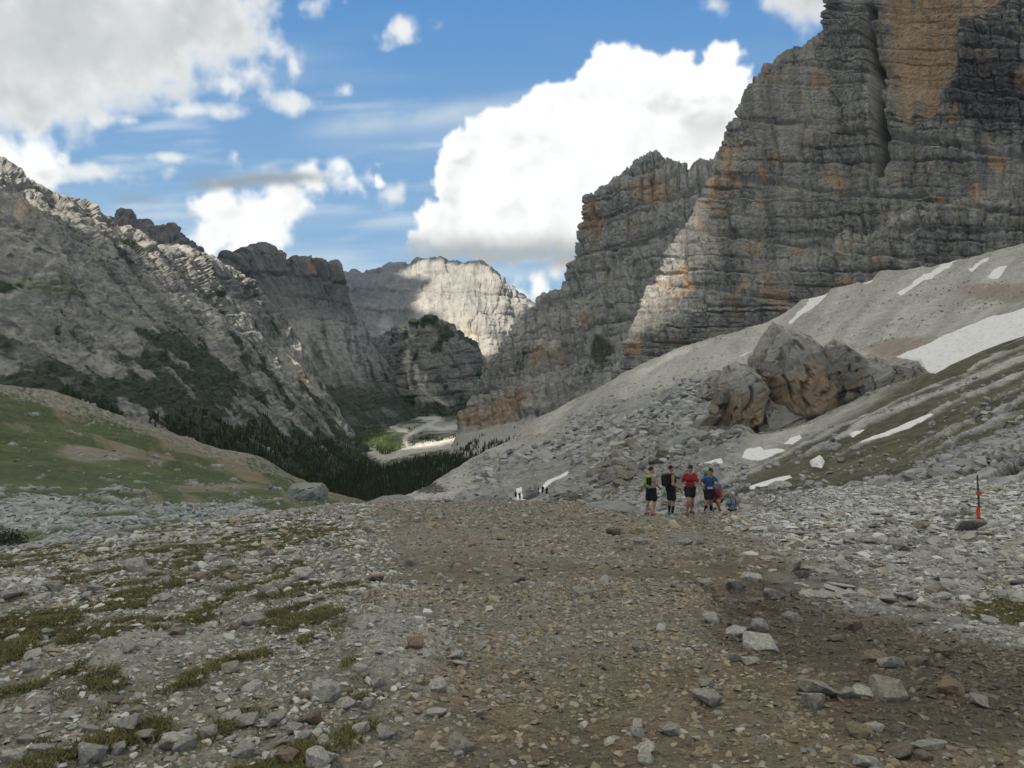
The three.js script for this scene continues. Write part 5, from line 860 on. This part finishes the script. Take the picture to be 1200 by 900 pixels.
// ---------------------------------------------------------------- people
// surface nets over a signed distance
function netOf(sdf, lo, hi, cell, paint) {
  const nx = Math.ceil((hi[0] - lo[0]) / cell) + 1, ny = Math.ceil((hi[1] - lo[1]) / cell) + 1, nz = Math.ceil((hi[2] - lo[2]) / cell) + 1, f = new Float32Array(nx * ny * nz), id = new Int32Array(nx * ny * nz).fill(-1);
  for (let k = 0; k < nz; k++) for (let j = 0; j < ny; j++) for (let i = 0; i < nx; i++) f[(k * ny + j) * nx + i] = sdf(lo[0] + i * cell, lo[1] + j * cell, lo[2] + k * cell);
  const v = [], idx = [], E = [[0, 1], [2, 3], [4, 5], [6, 7], [0, 2], [1, 3], [4, 6], [5, 7], [0, 4], [1, 5], [2, 6], [3, 7]];
  for (let k = 0; k < nz - 1; k++) for (let j = 0; j < ny - 1; j++) for (let i = 0; i < nx - 1; i++) {
    const c = []; let m = 0; for (let q = 0; q < 8; q++) { const w = f[((k + (q >> 2)) * ny + j + ((q >> 1) & 1)) * nx + i + (q & 1)]; c.push(w); if (w < 0) m |= 1 << q; }
    if (m === 0 || m === 255) continue; let x = 0, y = 0, z = 0, n = 0;
    for (const [a, b] of E) { if ((c[a] < 0) === (c[b] < 0)) continue; const t = c[a] / (c[a] - c[b]); x += lerp(a & 1, b & 1, t); y += lerp((a >> 1) & 1, (b >> 1) & 1, t); z += lerp(a >> 2, b >> 2, t); n++; }
    id[(k * ny + j) * nx + i] = v.length / 3; v.push(lo[0] + (i + x / n) * cell, lo[1] + (j + y / n) * cell, lo[2] + (k + z / n) * cell);
  }
  const I = (i, j, k) => id[(k * ny + j) * nx + i];
  for (let k = 1; k < nz - 1; k++) for (let j = 1; j < ny - 1; j++) for (let i = 1; i < nx - 1; i++) {
    const s = f[(k * ny + j) * nx + i] < 0, quad = (a, b, c, d, flip) => { if (a < 0 || b < 0 || c < 0 || d < 0) return; flip ? idx.push(a, c, b, a, d, c) : idx.push(a, b, c, a, c, d); };
    if (s !== f[(k * ny + j) * nx + i + 1] < 0) quad(I(i, j - 1, k - 1), I(i, j, k - 1), I(i, j, k), I(i, j - 1, k), !s);
    if (s !== f[(k * ny + j + 1) * nx + i] < 0) quad(I(i - 1, j, k - 1), I(i - 1, j, k), I(i, j, k), I(i, j, k - 1), !s);
    if (s !== f[((k + 1) * ny + j) * nx + i] < 0) quad(I(i - 1, j - 1, k), I(i, j - 1, k), I(i, j, k), I(i - 1, j, k), !s);
  }
  const g = new THREE.BufferGeometry(); g.setAttribute('position', new THREE.Float32BufferAttribute(v, 3)); g.setIndex(idx); g.computeVertexNormals();
  if (paint) { const C = []; for (let q = 0; q < v.length; q += 3) C.push(...paint(v[q], v[q + 1], v[q + 2])); g.setAttribute('color', new THREE.Float32BufferAttribute(C, 3)); }
  return g;
}
const capsule = (x, y, z, b) => { const vx = b.b[0] - b.a[0], vy = b.b[1] - b.a[1], vz = b.b[2] - b.a[2], wx = x - b.a[0], wy = y - b.a[1], wz = z - b.a[2], t = clamp((wx * vx + wy * vy + wz * vz) / (vx * vx + vy * vy + vz * vz + 1e-9)); return Math.hypot(wx - vx * t, wy - vy * t, wz - vz * t) - lerp(b.ra, b.rb, t); };
const smin = (a, b, k) => { const h = Math.max(k - Math.abs(a - b), 0) / k; return Math.min(a, b) - h * h * k * 0.25; };
const fieldOf = (bones, k = 0.04, grow = 0) => (x, y, z) => { let m = 1e9; for (const b of bones) m = smin(m, capsule(x, y, z, b), k); return m - grow; };
const boxOf = (bones, pad) => { const lo = [1e9, 1e9, 1e9], hi = [-1e9, -1e9, -1e9]; for (const b of bones) for (const [p, r] of [[b.a, b.ra], [b.b, b.rb]]) for (let i = 0; i < 3; i++) { lo[i] = Math.min(lo[i], p[i] - r - pad); hi[i] = Math.max(hi[i], p[i] + r + pad); } return [lo, hi]; };
const lin = (r, g, b, rough = 0.85) => new THREE.MeshStandardMaterial({ color: new THREE.Color().setRGB(r * 0.75, g * 0.75, b * 0.75), roughness: rough });
const skinMat = new THREE.MeshStandardMaterial({ vertexColors: true, roughness: 0.6 });
const L3 = (a, b, t) => [lerp(a[0], b[0], t), lerp(a[1], b[1], t), lerp(a[2], b[2], t)];
function person(o, cell = 0.017) {
  const lean = o.lean ?? 0, tw = o.twist ?? 0, hy = o.hipY ?? 0.95, hz = o.hipZ ?? 0, dy = hy - 0.95;
  const ub = ([x, y, z]) => { let X = x * Math.cos(tw) + z * Math.sin(tw), Z = -x * Math.sin(tw) + z * Math.cos(tw); const Y = y - 0.95; return [X, hy + Y * Math.cos(lean) - Z * Math.sin(lean), hz + Y * Math.sin(lean) + Z * Math.cos(lean)]; };
  const B = (a, b, ra, rb, tag) => ({ a, b, ra, rb, tag });
  const legs = [], thighs = [], calves = [], feet = [];
  for (const [s, q] of [[-1, o.legR], [1, o.legL]]) {
    const hip = [s * 0.085, hy - 0.02, hz], knee = [s * 0.095 + (q.kx ?? 0), q.ky ?? 0.50, hz + (q.kz ?? 0.03)], ank = [s * 0.10 + (q.ax ?? 0), q.ay ?? 0.085, hz + (q.az ?? -0.02)], toe = [ank[0] + s * 0.025, ank[1] - 0.045, ank[2] + 0.16];
    thighs.push(B(hip, knee, 0.085, 0.055)); calves.push(B(knee, L3(knee, ank, 0.3), 0.052, 0.056), B(L3(knee, ank, 0.3), ank, 0.056, 0.036)); feet.push(B([ank[0], ank[1] - 0.035, ank[2] - 0.03], toe, 0.042, 0.034));
  }
  legs.push(...thighs, ...calves, ...feet);
  const torso = [B(ub([-0.075, 0.955, 0]), ub([0.075, 0.955, 0]), 0.10, 0.10), B(ub([-0.055, 1.10, 0]), ub([0.055, 1.10, 0]), 0.098, 0.098), B(ub([-0.085, 1.29, 0.01]), ub([0.085, 1.29, 0.01]), 0.105, 0.105), B(ub([-0.12, 1.405, -0.01]), ub([0.12, 1.405, -0.01]), 0.064, 0.064), B(ub([-0.05, 1.45, -0.01]), ub([0.05, 1.45, -0.01]), 0.05, 0.05), B(ub([0, 1.0, 0]), ub([0, 1.35, 0]), 0.10, 0.10)];
  const neck = [B(ub([0, 1.45, -0.005]), ub([0, 1.57, 0.015]), 0.056, 0.052)];
  const up = [], fore = [], hands = [];
  for (const [s, q] of [[-1, o.armR], [1, o.armL]]) {
    const sh = ub([s * 0.168, 1.392, -0.01]), el = ub([s * 0.185 + q.e[0] * s, 1.405 + q.e[1], q.e[2]]), wr = ub([s * 0.185 + q.w[0] * s, 1.405 + q.w[1], q.w[2]]);
    up.push(B(sh, el, 0.050, 0.040)); fore.push(B(el, wr, 0.041, 0.027));
    const dir = new THREE.Vector3(wr[0] - el[0], wr[1] - el[1], wr[2] - el[2]).normalize(), side = new THREE.Vector3(0, 0, 1).addScaledVector(dir, -dir.z).normalize(), nrm = new THREE.Vector3().crossVectors(dir, side);
    const pt = (u, v, w) => [wr[0] + dir.x * u + side.x * v + nrm.x * w, wr[1] + dir.y * u + side.y * v + nrm.y * w, wr[2] + dir.z * u + side.z * v + nrm.z * w];
    const h = [B(wr, pt(0.045, 0.016, 0), 0.026, 0.021), B(wr, pt(0.045, -0.016, 0), 0.026, 0.021), B(pt(0.05, 0.026, 0), pt(0.085, 0.03, 0), 0.016, 0.014), B(pt(0.05, -0.026, 0), pt(0.08, -0.03, 0), 0.016, 0.013)];
    [[0.030, 0.078], [0.011, 0.086], [-0.009, 0.080], [-0.029, 0.062]].forEach(([v, l]) => { const c = s * 0.4; h.push(B(pt(0.08, v, 0), pt(0.08 + l * 0.5, v, c * 0.02), 0.0095, 0.009), B(pt(0.08 + l * 0.5, v, c * 0.02), pt(0.08 + l * 0.85, v, c * 0.075), 0.009, 0.008)); });
    h.push(B(pt(0.02, 0.028, 0), pt(0.055, 0.055, s * 0.01), 0.013, 0.011), B(pt(0.055, 0.055, s * 0.01), pt(0.085, 0.058, s * 0.018), 0.011, 0.009)); hands.push(h);
  }
  const skin = o.skin ?? [0.36, 0.20, 0.13], hairC = o.hair ?? [0.03, 0.022, 0.016];
  const bodyBones = [...torso, ...neck, ...up, ...fore, ...legs], bf = fieldOf(bodyBones, 0.05), [lo, hi] = boxOf(bodyBones, 0.03);
  const geos = [netOf(bf, lo, hi, cell, () => skin)];
  // head in its own axes
  const hc = ub([0, 1.655, 0.02]), yawH = (o.look ?? 0) + tw, nod = (o.nod ?? 0) + lean * 0.4;
  const toHead = (x, y, z) => { const X = x - hc[0], Y = y - hc[1], Z = z - hc[2]; const a = X * Math.cos(yawH) - Z * Math.sin(yawH), c = X * Math.sin(yawH) + Z * Math.cos(yawH); return [a, Y * Math.cos(nod) + c * Math.sin(nod), -Y * Math.sin(nod) + c * Math.cos(nod)]; };
  const el3 = (x, y, z, cx, cy, cz, rx, ry, rz) => { const k = Math.hypot((x - cx) / rx, (y - cy) / ry, (z - cz) / rz); return (k - 1) * Math.min(rx, ry, rz); };
  const headF = (X, Y, Z) => { const [x, y, z] = toHead(X, Y, Z); let m = el3(x, y, z, 0, 0.025, -0.012, 0.074, 0.092, 0.094); m = smin(m, el3(x, y, z, 0, -0.055, 0.028, 0.050, 0.060, 0.058), 0.05); m = smin(m, capsule(x, y, z, { a: [0, 0.01, 0.085], b: [0, -0.028, 0.105], ra: 0.008, rb: 0.013 }), 0.018); for (const s of [-1, 1]) { m = smin(m, el3(x, y, z, s * 0.078, -0.008, -0.01, 0.010, 0.030, 0.020), 0.012); m = Math.max(m, -(Math.hypot(x - s * 0.030, y - 0.012, z - 0.098) - 0.016)); } m = smin(m, el3(x, y, z, 0, -0.062, 0.082, 0.022, 0.008, 0.008), 0.012); return smin(m, fieldOf(neck)(X, Y, Z), 0.04); };
  geos.push(netOf(headF, [hc[0] - 0.15, hc[1] - 0.15, hc[2] - 0.17], [hc[0] + 0.15, hc[1] + 0.16, hc[2] + 0.17], Math.max(0.008, cell * 0.5), (X, Y, Z) => { const [x, y, z] = toHead(X, Y, Z); if (z > 0.06 && Math.hypot(Math.abs(x) - 0.030, y - 0.012) < 0.011) return [0.05, 0.04, 0.035]; if (z > 0.06 && Math.abs(y + 0.060) < 0.006 && Math.abs(x) < 0.024) return mulc(skin, 0.55); return skin; }));
  for (const h of hands) { const [a, b] = boxOf(h, 0.015); geos.push(netOf(fieldOf(h, 0.008), a, b, Math.max(0.006, cell * 0.4), () => skin)); }
  const grp = new THREE.Group();
  part('body', mergeGeometries(geos), skinMat, grp);
  const cloth = (name, bones, k, grow, clip, mat, label) => { const f = fieldOf(bones, k, grow), [a, b] = boxOf(bones, grow + 0.03); return part(name, netOf((x, y, z) => Math.max(f(x, y, z) + 0.007 * noise(x * 9, y * 9, z * 9) + 0.008 * noise(x * 16, y * 26 + x * 9, z * 16), clip ? clip(x, y, z) : -1), a, b, cell), mat, grp, label); };
  const inv = (x, y, z) => { const Y = y - hy, Z = z - hz; return Y * Math.cos(lean) + Z * Math.sin(lean) + 0.95; };           // height along the trunk
  const sl = o.sleeve ?? 0; const sleeves = sl > 0 ? up.map((b) => ({ ...b, b: L3(b.a, b.b, sl), rb: lerp(b.ra, b.rb, sl) + 0.008, ra: b.ra + 0.004 })) : [];
  cloth('shirt', [...torso, ...sleeves], 0.028, 0.015, (x, y, z) => Math.max((o.hem ?? 0.92) - inv(x, y, z), inv(x, y, z) - 1.485), o.shirt);
  const th = o.shortLen ?? 0.72; cloth('shorts', [torso[0], ...thighs.map((b) => ({ ...b, b: L3(b.a, b.b, th), rb: lerp(b.ra, b.rb, th) + 0.022, ra: b.ra + 0.012 }))], 0.05, 0.024, (x, y, z) => inv(x, y, z) - 1.02, o.shorts);
  feet.forEach((b) => part('shoe', netOf((x, y, z) => Math.max(capsule(x, y, z, b) - 0.014, (b.b[1] - 0.045) - y), ...boxOf([b], 0.03), cell * 0.7), o.shoe, grp));
  if (o.sock) calves.forEach((b, i) => { if (i % 2) part('sock', netOf((x, y, z) => capsule(x, y, z, b) - 0.008, ...boxOf([b], 0.03), cell), o.sock, grp); });
  { const hm = o.cap ? o.cap : lin(...hairC, 0.9); part(o.cap ? 'cap' : 'hair', netOf((X, Y, Z) => { const [x, y, z] = toHead(X, Y, Z); let m = el3(x, y, z, 0, 0.032, -0.016, 0.084, 0.096, 0.102); m = Math.max(m, (o.cap ? 0.035 : 0.0) - y + (z > 0 ? z * 0.55 : z * 0.35)); if (o.cap) m = Math.min(m, Math.max(el3(x, y, z, 0, 0.052, 0.10, 0.065, 0.012, 0.075), -z)); return m; }, [hc[0] - 0.2, hc[1] - 0.12, hc[2] - 0.2], [hc[0] + 0.2, hc[1] + 0.16, hc[2] + 0.2], Math.max(0.01, cell * 0.6)), hm, grp); }
  if (o.pack) {
    const c = ub([0, 1.27, -0.20]), [w, h, t] = o.packSize ?? [0.14, 0.20, 0.085];
    const pk = part('backpack', netOf((X, Y, Z) => { const x = X - c[0], y = Y - c[1], z = Z - c[2] + 0; const yy = y * Math.cos(lean) + z * Math.sin(lean), zz = -y * Math.sin(lean) + z * Math.cos(lean), xx = x * Math.cos(tw) - zz * Math.sin(tw), z2 = x * Math.sin(tw) + zz * Math.cos(tw); const r = 0.05, qx = Math.abs(xx) - w + r, qy = Math.abs(yy) - h + r, qz = Math.abs(z2) - t + r; return Math.hypot(Math.max(qx, 0), Math.max(qy, 0), Math.max(qz, 0)) + Math.min(Math.max(qx, qy, qz), 0) - r + 0.012 * noise(x * 12, y * 9, z * 12); }, [c[0] - 0.3, c[1] - 0.32, c[2] - 0.3], [c[0] + 0.3, c[1] + 0.32, c[2] + 0.3], cell), o.pack, grp);
    for (const s of [-1, 1]) { const cu = new THREE.CatmullRomCurve3([[s * 0.07, 1.40, -0.16], [s * 0.10, 1.495, -0.02], [s * 0.10, 1.38, 0.115], [s * 0.12, 1.22, 0.13], [s * 0.165, 1.10, 0.02], [s * 0.10, 1.08, -0.14]].map((p) => new THREE.Vector3(...ub(p)))); part('strap', new THREE.TubeGeometry(cu, 22, 0.019, 6), o.strap ?? o.pack, pk); }
    if (o.packBits) for (const [x, y, z, w2, h2, t2, m, nm] of o.packBits) { const cc = ub([x, y, z]); part(nm, netOf((X, Y, Z) => el3(X, Y, Z, ...cc, w2, h2, t2), [cc[0] - w2 - 0.04, cc[1] - h2 - 0.04, cc[2] - t2 - 0.04], [cc[0] + w2 + 0.04, cc[1] + h2 + 0.04, cc[2] + t2 + 0.04], cell), m, pk); }
  }
  if (o.bib) { const c = ub([0, 1.06, 0.118]); const b = part('race_bib', new THREE.BoxGeometry(0.22, 0.13, 0.006, 4, 2, 1), lin(0.55, 0.55, 0.52), grp); b.position.set(...c); b.rotation.x = -lean; }
  return grp;
}
function stand(grp, px, d, yaw, label, { L = null, py = null, sink = 0, scale = 1, group } = {}) {
  if (L) { const s = spotOn(L, px, py); grp.position.copy(s.p); } else { const x = (px - 600) / F * d; grp.position.set(x, heightA(x, d) - sink, -d); }
  grp.rotation.y = yaw; grp.scale.setScalar(scale); put(grp, 'person', label, 'person', group); return grp;
}
const black = lin(0.012, 0.013, 0.017), darkNavy = lin(0.016, 0.020, 0.035), red = lin(0.36, 0.018, 0.022), white = lin(0.50, 0.51, 0.53), lime = lin(0.42, 0.52, 0.03), blue = lin(0.04, 0.13, 0.36), teal = lin(0.02, 0.26, 0.20), green = lin(0.05, 0.19, 0.08), orange = lin(0.42, 0.07, 0.03), paleBlue = lin(0.22, 0.30, 0.40), redShoe = lin(0.30, 0.03, 0.03), greyShoe = lin(0.12, 0.10, 0.09), whiteCap = lin(0.62, 0.63, 0.63);
// white vest, lime and black pack, seen from behind
stand(person({ legR: { kx: -0.02, kz: 0.05, ax: -0.05, az: -0.12, ay: 0.09 }, legL: { kx: 0.03, kz: 0.0, ax: 0.06, az: -0.06 }, armR: { e: [0.09, -0.27, -0.05], w: [0.06, -0.40, 0.17] }, armL: { e: [0.07, -0.27, -0.03], w: [0.05, -0.34, 0.20] }, shirt: white, shorts: black, shoe: redShoe, pack: black, strap: lime, packSize: [0.13, 0.16, 0.06], packBits: [[0, 1.42, -0.215, 0.11, 0.05, 0.07, lime, 'pocket'], [0.07, 1.26, -0.262, 0.045, 0.13, 0.03, lime, 'pocket'], [0, 1.115, -0.22, 0.10, 0.04, 0.06, lime, 'pocket']], look: -0.5 }), 763, 28.9, Math.PI - 0.75, 'person in white vest with lime and black backpack and black shorts, seen from behind');
// black top and pack, standing side on with poles
{
  const p = stand(person({ legR: { kx: -0.01, kz: 0.05, ax: -0.04, az: -0.02 }, legL: { kx: 0.02, kz: 0.02, ax: 0.05, az: 0.02 }, armR: { e: [0.05, -0.28, -0.06], w: [0.02, -0.42, 0.18] }, armL: { e: [0.06, -0.28, -0.05], w: [0.02, -0.42, 0.17] }, shirt: darkNavy, shorts: black, sock: black, shoe: teal, cap: black, pack: black, packSize: [0.15, 0.22, 0.12], packBits: [[0.02, 1.46, -0.30, 0.03, 0.03, 0.03, white, 'clip']], shortLen: 0.75 }), 786, 28.5, Math.PI / 2 + 0.35, 'person in black top, black shorts and tall black socks with a black backpack');
  const poleMat = lin(0.6, 0.62, 0.62, 0.4), gripMat = lin(0.02, 0.02, 0.02);
  for (const [x, z, a] of [[-0.42, 0.3, 0.05], [0.20, -0.55, -0.07]]) {
    const g = new THREE.Group(); g.position.set(p.position.x + (x < 0 ? -0.13 : 0.52), heightA(p.position.x + (x < 0 ? -0.13 : 0.52), -p.position.z), p.position.z + (x < 0 ? 0.25 : -0.1)); g.rotation.z = a * 2;
    const c = new THREE.CylinderGeometry(0.008, 0.006, 0.92, 8); c.translate(0, 0.46, 0); part('shaft', c, poleMat, g);
    const h = new THREE.LatheGeometry([[0.001, 0.90], [0.014, 0.91], [0.017, 0.96], [0.015, 1.0], [0.02, 1.04], [0.001, 1.055]].map((q) => new THREE.Vector2(...q)), 10); part('grip', h, gripMat, g);
    const bk = new THREE.LatheGeometry([[0.006, 0.06], [0.03, 0.055], [0.028, 0.05], [0.006, 0.045]].map((q) => new THREE.Vector2(...q)), 10); part('basket', bk, gripMat, g);
    put(g, 'trekking_pole', 'thin pale trekking pole standing beside the person in black', 'trekking pole', 'poles beside the person in black');
  }
}
// red shirt, coming up the path
stand(person({ legR: { kx: -0.01, kz: 0.16, ky: 0.52, ax: -0.01, az: 0.02, ay: 0.10 }, legL: { kx: 0.01, kz: 0.0, ax: 0.0, az: -0.16, ay: 0.12 }, armR: { e: [0.085, -0.27, -0.08], w: [0.12, -0.49, 0.04] }, armL: { e: [0.08, -0.26, 0.06], w: [0.09, -0.44, 0.22] }, sleeve: 0.75, shirt: red, shorts: black, shoe: greyShoe, lean: 0.10, nod: 0.45, hem: 0.84, shortLen: 0.5 }), 808.5, 28.0, 0.1, 'person in red T-shirt and dark shorts walking up the path with head bent');
// blue top, bending with hands on the hips
stand(person({ legR: { kz: 0.12, ax: -0.03, az: -0.02, ky: 0.50 }, legL: { kz: 0.06, ax: 0.05, az: -0.08 }, armR: { e: [0.20, -0.20, -0.08], w: [0.06, -0.38, 0.02] }, armL: { e: [0.22, -0.18, -0.10], w: [0.04, -0.37, 0.02] }, sleeve: 0.5, shirt: blue, shorts: black, sock: black, shoe: black, pack: black, strap: green, packSize: [0.13, 0.19, 0.08], lean: 0.28, nod: 0.2, bib: true, cap: black }), 830, 30.4, 0.25, 'person in blue top with green straps leaning forward, hands on hips');
// orange clothing, crouching
stand(person({ hipY: 0.52, hipZ: -0.1, legR: { kx: -0.08, ky: 0.52, kz: 0.42, ax: -0.06, az: 0.16 }, legL: { kx: 0.08, ky: 0.50, kz: 0.40, ax: 0.06, az: 0.14 }, armR: { e: [0.06, -0.24, 0.12], w: [0.0, -0.38, 0.30] }, armL: { e: [0.06, -0.24, 0.12], w: [0.0, -0.38, 0.30] }, sleeve: 0.9, shirt: orange, shorts: darkNavy, shoe: black, lean: 0.5, cap: whiteCap, pack: blue }), 840, 30.6, -0.7, 'person in orange clothing and white cap crouching beside the person in blue');
// white cap, climbing out of the hollow
stand(person({ legR: { kz: 0.14, ky: 0.54, ay: 0.14, az: 0.0 }, legL: { kz: 0.0, az: -0.10 }, armR: { e: [0.10, -0.26, -0.04], w: [0.10, -0.44, 0.14] }, armL: { e: [0.10, -0.26, -0.02], w: [0.10, -0.42, 0.16] }, sleeve: 0.5, shirt: paleBlue, shorts: black, shoe: black, cap: whiteCap, pack: black, packSize: [0.15, 0.2, 0.09], lean: 0.12 }), 858, 35, 0.05, 'person in pale blue top and white cap climbing out of the hollow', { sink: 0.25 });
// two people sitting behind the low rock
const sitter = { hipY: 0.5, hipZ: 0, legR: { ky: 0.5, kz: 0.42, az: 0.45 }, legL: { ky: 0.5, kz: 0.42, az: 0.42 }, armR: { e: [0.08, -0.26, 0.05], w: [0.0, -0.36, 0.26] }, armL: { e: [0.08, -0.26, 0.05], w: [0.0, -0.36, 0.26] }, sleeve: 0.5, shorts: black, shoe: black, lean: 0.1 };
stand(person({ ...sitter, shirt: darkNavy, cap: whiteCap }, 0.022), 735, 50, 0.6, 'seated person in white cap just showing over the flat rock hump', { sink: -0.02 });
stand(person({ ...sitter, shirt: orange, hair: [0.04, 0.025, 0.015] }, 0.022), 743.5, 50, -0.5, 'seated person in orange just showing over the flat rock hump', { sink: 0.12 });
// walkers far down in the hollow
{
  const walk = person({ legR: { kz: 0.14, ky: 0.52, az: 0.1 }, legL: { kz: 0.0, az: -0.2, ay: 0.12 }, armR: { e: [0.06, -0.27, -0.08], w: [0.05, -0.48, 0.06] }, armL: { e: [0.06, -0.27, 0.05], w: [0.05, -0.46, 0.18] }, sleeve: 0.5, shirt: darkNavy, shorts: black, shoe: black, pack: black, lean: 0.1 }, 0.03);
  const tops = [darkNavy, black, lin(0.10, 0.10, 0.11), darkNavy, black, lin(0.05, 0.06, 0.09), darkNavy, black];
  [[604, 586.5], [609, 587.5], [616, 588], [621, 588], [626, 587], [631, 587.5], [637, 588], [641, 586]].forEach(([px, py], i) => { const c = i ? walk.clone() : walk; c.traverse((m) => { if (m.name === 'shirt') m.material = tops[i]; }); stand(c, px, 0, i * 1.7, 'tiny dark-clothed walker in the hollow below the hooked snow patch', { L: slope, py, group: 'walkers far down in the hollow' }); });
}


// ---------------------------------------------------------------- unseen cloud deck overhead to shade the pass, its gaps shaped for the sun patches
{
  const CB = 3000;                                                         // height of the deck
  const to = (px, py, d) => { const p = at(px, py, d), t = (CB - p.y) / SUN.y; return [p.x + SUN.x * t, -(p.z + SUN.z * t)]; };
  const gaps = []; const gap = (px, py, d, r) => gaps.push([...to(px, py, d), r]);
  for (const [px, py, d] of [[-150, 120, 1520], [-60, 175, 1580], [0, 205, 1630], [30, 225, 1655], [70, 242, 1720], [110, 262, 1800], [150, 283, 1930], [190, 295, 2040], [230, 308, 2140], [265, 325, 2260], [300, 352, 2360]]) gap(px, py, d, 105);   // the crest of the long ridge
  gap(322, 410, 2380, 85); gap(350, 445, 2420, 60); gap(375, 465, 2450, 40);
  for (const [px, py, d] of [[545, 335, 4880], [525, 350, 4780], [570, 345, 4800], [555, 375, 4550], [530, 325, 4950], [575, 330, 4830], [590, 350, 4800], [553, 405, 4420], [550, 440, 4250], [500, 320, 5000], [540, 400, 4420], [520, 360, 4680], [575, 372, 4600]]) gap(px, py, d, 190);                    // the pale massif
  for (const [px, py, d] of [[430, 512, 2600], [450, 520, 2450], [470, 526, 2300], [500, 524, 2350], [530, 516, 2450]]) gap(px, py, d, 85);   // gravel bed
  for (const [px, py, d] of [[730, 425, 912], [742, 385, 928], [760, 345, 942], [780, 300, 962], [802, 262, 995], [826, 215, 1008], [765, 390, 885], [790, 330, 925], [775, 360, 900]]) gap(px, py, d, 49);
  gap(785, 440, 545, 44); gap(830, 425, 480, 36); gap(720, 470, 470, 30);
  for (const [px, py, d] of [[-60, 215, 1500], [0, 235, 1480], [40, 245, 1540], [80, 255, 1640], [205, 318, 2000], [225, 335, 1990]]) gap(px, py, d, 100); gap(650, 310, 2480, 40); gap(560, 480, 2150, 50);
  const nx = 400, nz = 400, x0 = -5200, x1 = 2600, d0 = -4600, d1 = 3400, T = new Float32Array(nx * nz);
  for (let j = 0; j < nz; j++) for (let i = 0; i < nx; i++) {
    const x = lerp(x0, x1, i / (nx - 1)), d = lerp(d0, d1, j / (nz - 1)), e = Math.min(x - x0, x1 - x, d - d0, d1 - d);
    let t = sstep(0, 700, e + 260 * fbm(x / 500, 1, d / 500, 3)) + 0.10 * fbm(x / 400, 2, d / 400, 4);
    let g = 1e9; for (const [gx, gd, r] of gaps) g = Math.min(g, (Math.hypot(x - gx, d - gd) / r - 1) * Math.min(r, 90));
    t = Math.min(t, (g + 22 * fbm(x / 60, 3, d / 60, 3)) / 260 + 0.0);
    T[j * nx + i] = Math.max(0, t);
  }
  const v = [], idx = [], N = nx * nz;
  for (const top of [0, 1]) for (let k = 0; k < N; k++) { const x = lerp(x0, x1, (k % nx) / (nx - 1)), d = lerp(d0, d1, Math.floor(k / nx) / (nz - 1)), t = Math.sqrt(T[k]), b = 1 + 0.5 * fbm(x / 220, top * 5, d / 220, 4); v.push(x, CB + (top ? 260 * t * b : -70 * t * b), -d); }
  for (let j = 0; j < nz - 1; j++) for (let i = 0; i < nx - 1; i++) { const a = j * nx + i, b = a + 1, c = a + nx, e = c + 1; if (T[a] + T[b] + T[c] + T[e] <= 0) continue; idx.push(a, c, b, b, c, e, a + N, b + N, c + N, b + N, e + N, c + N); }
  const g = new THREE.BufferGeometry(); g.setAttribute('position', new THREE.Float32BufferAttribute(v, 3)); g.setIndex(idx); g.computeVertexNormals();
  put(new THREE.Mesh(g, new THREE.MeshPhysicalMaterial({ color: new THREE.Color().setRGB(0.99, 0.98, 0.912), roughness: 1, transmission: 0.74, thickness: 0, side: THREE.DoubleSide })), 'cloud', 'unseen cloud deck shading the pass, its gaps shaped to let sun patches through', 'cloud');
}
renderer.render(scene, camera);
